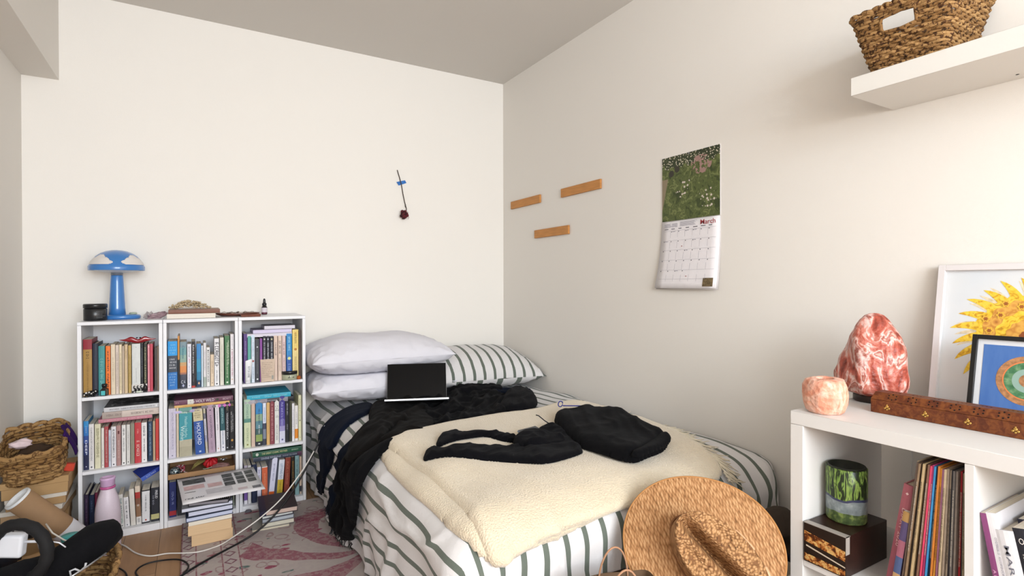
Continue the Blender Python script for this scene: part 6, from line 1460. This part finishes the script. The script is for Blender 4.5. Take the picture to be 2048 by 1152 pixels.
pts = [a_.lerp(b_, -.006 if i == 0 else .004 if i == 1 else i/24)+Vector((0, 0, .006*math.sin(i*.45))) for i in range(25)]
rad = [.018, .036, .047, .052, .054, .054, .053, .052, .053, .054, .055, .056, .058, .061, .065, .068, .071, .073, .075, .076, .077, .078, .078, .076, .07]
mb = MB(); mb.tube(pts, rad, BF, 22); 
for v_ in mb.bm.verts:
    p = v_.co; n_ = .010*noise.noise(p*22)+.005*noise.noise(p*60); v_.co = p+Vector((n_*.3, -n_, n_))
build('roll', mb, t)
t = thing('black_tote_bag', 'flat dark nylon bag tucked at the left inside the low wicker basket', 'bag', (-2.36, -.965, .205), (0, 0, .3))
mb = MB(); mb.blob((0, 0, .045), (.070, .040, .055), mat('1A1A20', .4), 8, .3, 1.8, 4); build('bag_body', mb, t); mb = MB(); mb.tube([(.03, -.03, .07), (.06, -.05, .12), (.10, -.04, .10), (.11, -.03, .05)], .004, mat('A8A8AC', .4), 6); build('grey_trim', mb, t)
t = thing('foam_ring', 'thick black foam covered hoop standing in the low basket', 'ring')
c = at(38, 1104, 1, -1.13); e1 = RT; e2 = UP
mb = MB(); pts = [c+e1*.082*math.cos(a)+e2*.080*math.sin(a) for a in [-2.2+2*PI*.86*i/40 for i in range(41)]]
mb.tube(pts, [.0165+.0012*math.sin(i*1.9) for i in range(41)], mat('121214', .8, bump=.4, bscale=90), 14); build('foam_hoop', mb, t)
t = thing('plug_adapter', 'white power adapter plug held in the middle of the black hoop', 'charger', at(28, 1090, 1, -1.09), (0, .1, -.35))
build('adapter_body', MB().box((-.034, -.016, -.034), (.028, .016, .034), mat('E0E2E8', .3), bev=.008, seg=3), t)
mb = MB(); mb.tube([(.028, 0, .010), (.050, 0, .011), (.062, 0, .011)], .004, mat('E0E2E8', .4), 8); mb.tube([(.062, 0, .011), (.085, .002, .012), (.115, .004, .006), (.13, .01, -.01)], .002, mat('E0E2E8', .4), 6); build('plug_lead', mb, t)
t = thing('grey_canister', 'small silver grey canister with black end behind the foam hoop', 'canister', at(36, 1065, 1, -1.00), (0, PI/2, -.45))
build('can_body', MB().lathe([(0, -.02), (.018, -.02), (.019, -.018), (.019, .03), (.018, .032)], mat('9A9CA0', .35, metal=.4), seg=24), t); build('black_end', MB().lathe([(.0192, .032), (.0192, .042), (0, .043)], mat('141416', .5), seg=24), t); build('dark_band', MB().lathe([(.0193, -.004), (.0193, .001)], mat('202024', .5), seg=24, cap=False), t)
mb = MB(); mb.tube([at(138, 1156, 1, -1.20), at(176, 1132, 1, -1.15), at(212, 1106, 1, -1.08)], .0026, mat('C0C2C6', .3, metal=.7), 8); o = build('silver_rod', mb); tag(o, 'thin silver rod poking out at the right of the low basket', 'rod')
mb = MB(); mb.tube([at(x, y, 1, -1.13) for x, y in ((142, 1152), (140, 1142), (150, 1138), (160, 1142), (170, 1134), (172, 1126))], .003, mat('C8CACE', .4), 7); o = build('grey_hook', mb); tag(o, 'little grey hook shaped wire at the basket front beneath the fleece', 'wire')
mb = MB(); mb.tube([at(x, y, 1, yy) for x, y, yy in ((92, 1048, -.86), (105, 1066, -.90), (128, 1080, -.94), (145, 1086, -.96), (158, 1092, -.985))], .0026, mat('DCD8D0', .5), 7); o = build('white_lead', mb); tag(o, 'white lead crossing from the poster tube to the black fleece', 'cable')
mb = MB(); mb.lathe([(0, 0), (.022, 0), (.026, .02), (.027, .030), (0, .031)], mat('4AA8A8', .4), None, 28); o = build('teal_lid', mb, None, (-2.185, -.86, .212)); tag(o, 'small teal plastic tub peeping over the black fleece roll', 'tub')
mb = MB(); mb.tube([at(x, y, 1, -.88) for x, y in ((172, 1078), (180, 1067), (195, 1064), (205, 1070))], .003, mat('C8DCDC', .4), 7); o = build('pale_wire', mb); tag(o, 'pale curved wire arching above the teal tub', 'wire')
# ---- cables on the floor
CBK = mat('141416', .5); CWH = mat('D8D4CE', .5)
def smooth(P, n=6):
    Q = []
    for i in range(len(P)-1):
        p0, p1, p2, p3 = P[max(i-1, 0)], P[i], P[i+1], P[min(i+2, len(P)-1)]
        for j in range(n):
            t_ = j/n; Q.append(.5*((2*p1)+(-p0+p2)*t_+(2*p0-5*p1+4*p2-p3)*t_*t_+(-p0+3*p1-3*p2+p3)*t_**3))
    return Q+[P[-1]]
F = lambda x, y, z=.0115: at(x, y, 2, z)
def cable(pts, r, m, label, name='power_cable'):
    mb = MB(); mb.tube(smooth(pts), r, m, 8); o = build(name, mb); tag(o, label, 'cable')
cable([F(330, 1178), F(358, 1155), F(400, 1128), F(440, 1106), F(478, 1086), at(510, 1066, 1, -.66), at(540, 1040, 1, -.64), at(566, 1010, 1, -.635), at(590, 975, 1, -.63), at(608, 944, 1, -.62), at(624, 912, 1, -.61), at(640, 880, 1, -.60)], .0042, CBK, 'thick black cable running from the floor up over the bed side')
cable([F(228, 1084, .005), F(250, 1092, .005), F(272, 1106, .005), F(300, 1112, .005), F(335, 1107, .007), F(372, 1106), F(400, 1103), F(440, 1090), at(478, 1066, 1, -.70), at(520, 1036, 1, -.68), at(560, 1000, 1, -.66), at(590, 962, 1, -.645), at(612, 930, 1, -.635), at(628, 902, 1, -.625)], .0028, CWH, 'thin white cable from the bottle crossing floor and rug to the bed', 'charging_cable')
cable([F(300, 1180, .007), F(278, 1156, .007), F(272, 1142, .007), F(292, 1128, .007), F(330, 1120, .007), F(362, 1120), F(377, 1132), F(366, 1148), F(350, 1166)], .0032, CBK, 'black cable looped on the floor at the rug corner')
cable([F(212, 1128, .007), F(232, 1134, .007), F(250, 1144, .007), F(256, 1160, .007)], .0030, CBK, 'short black cable coming out from under the low basket')
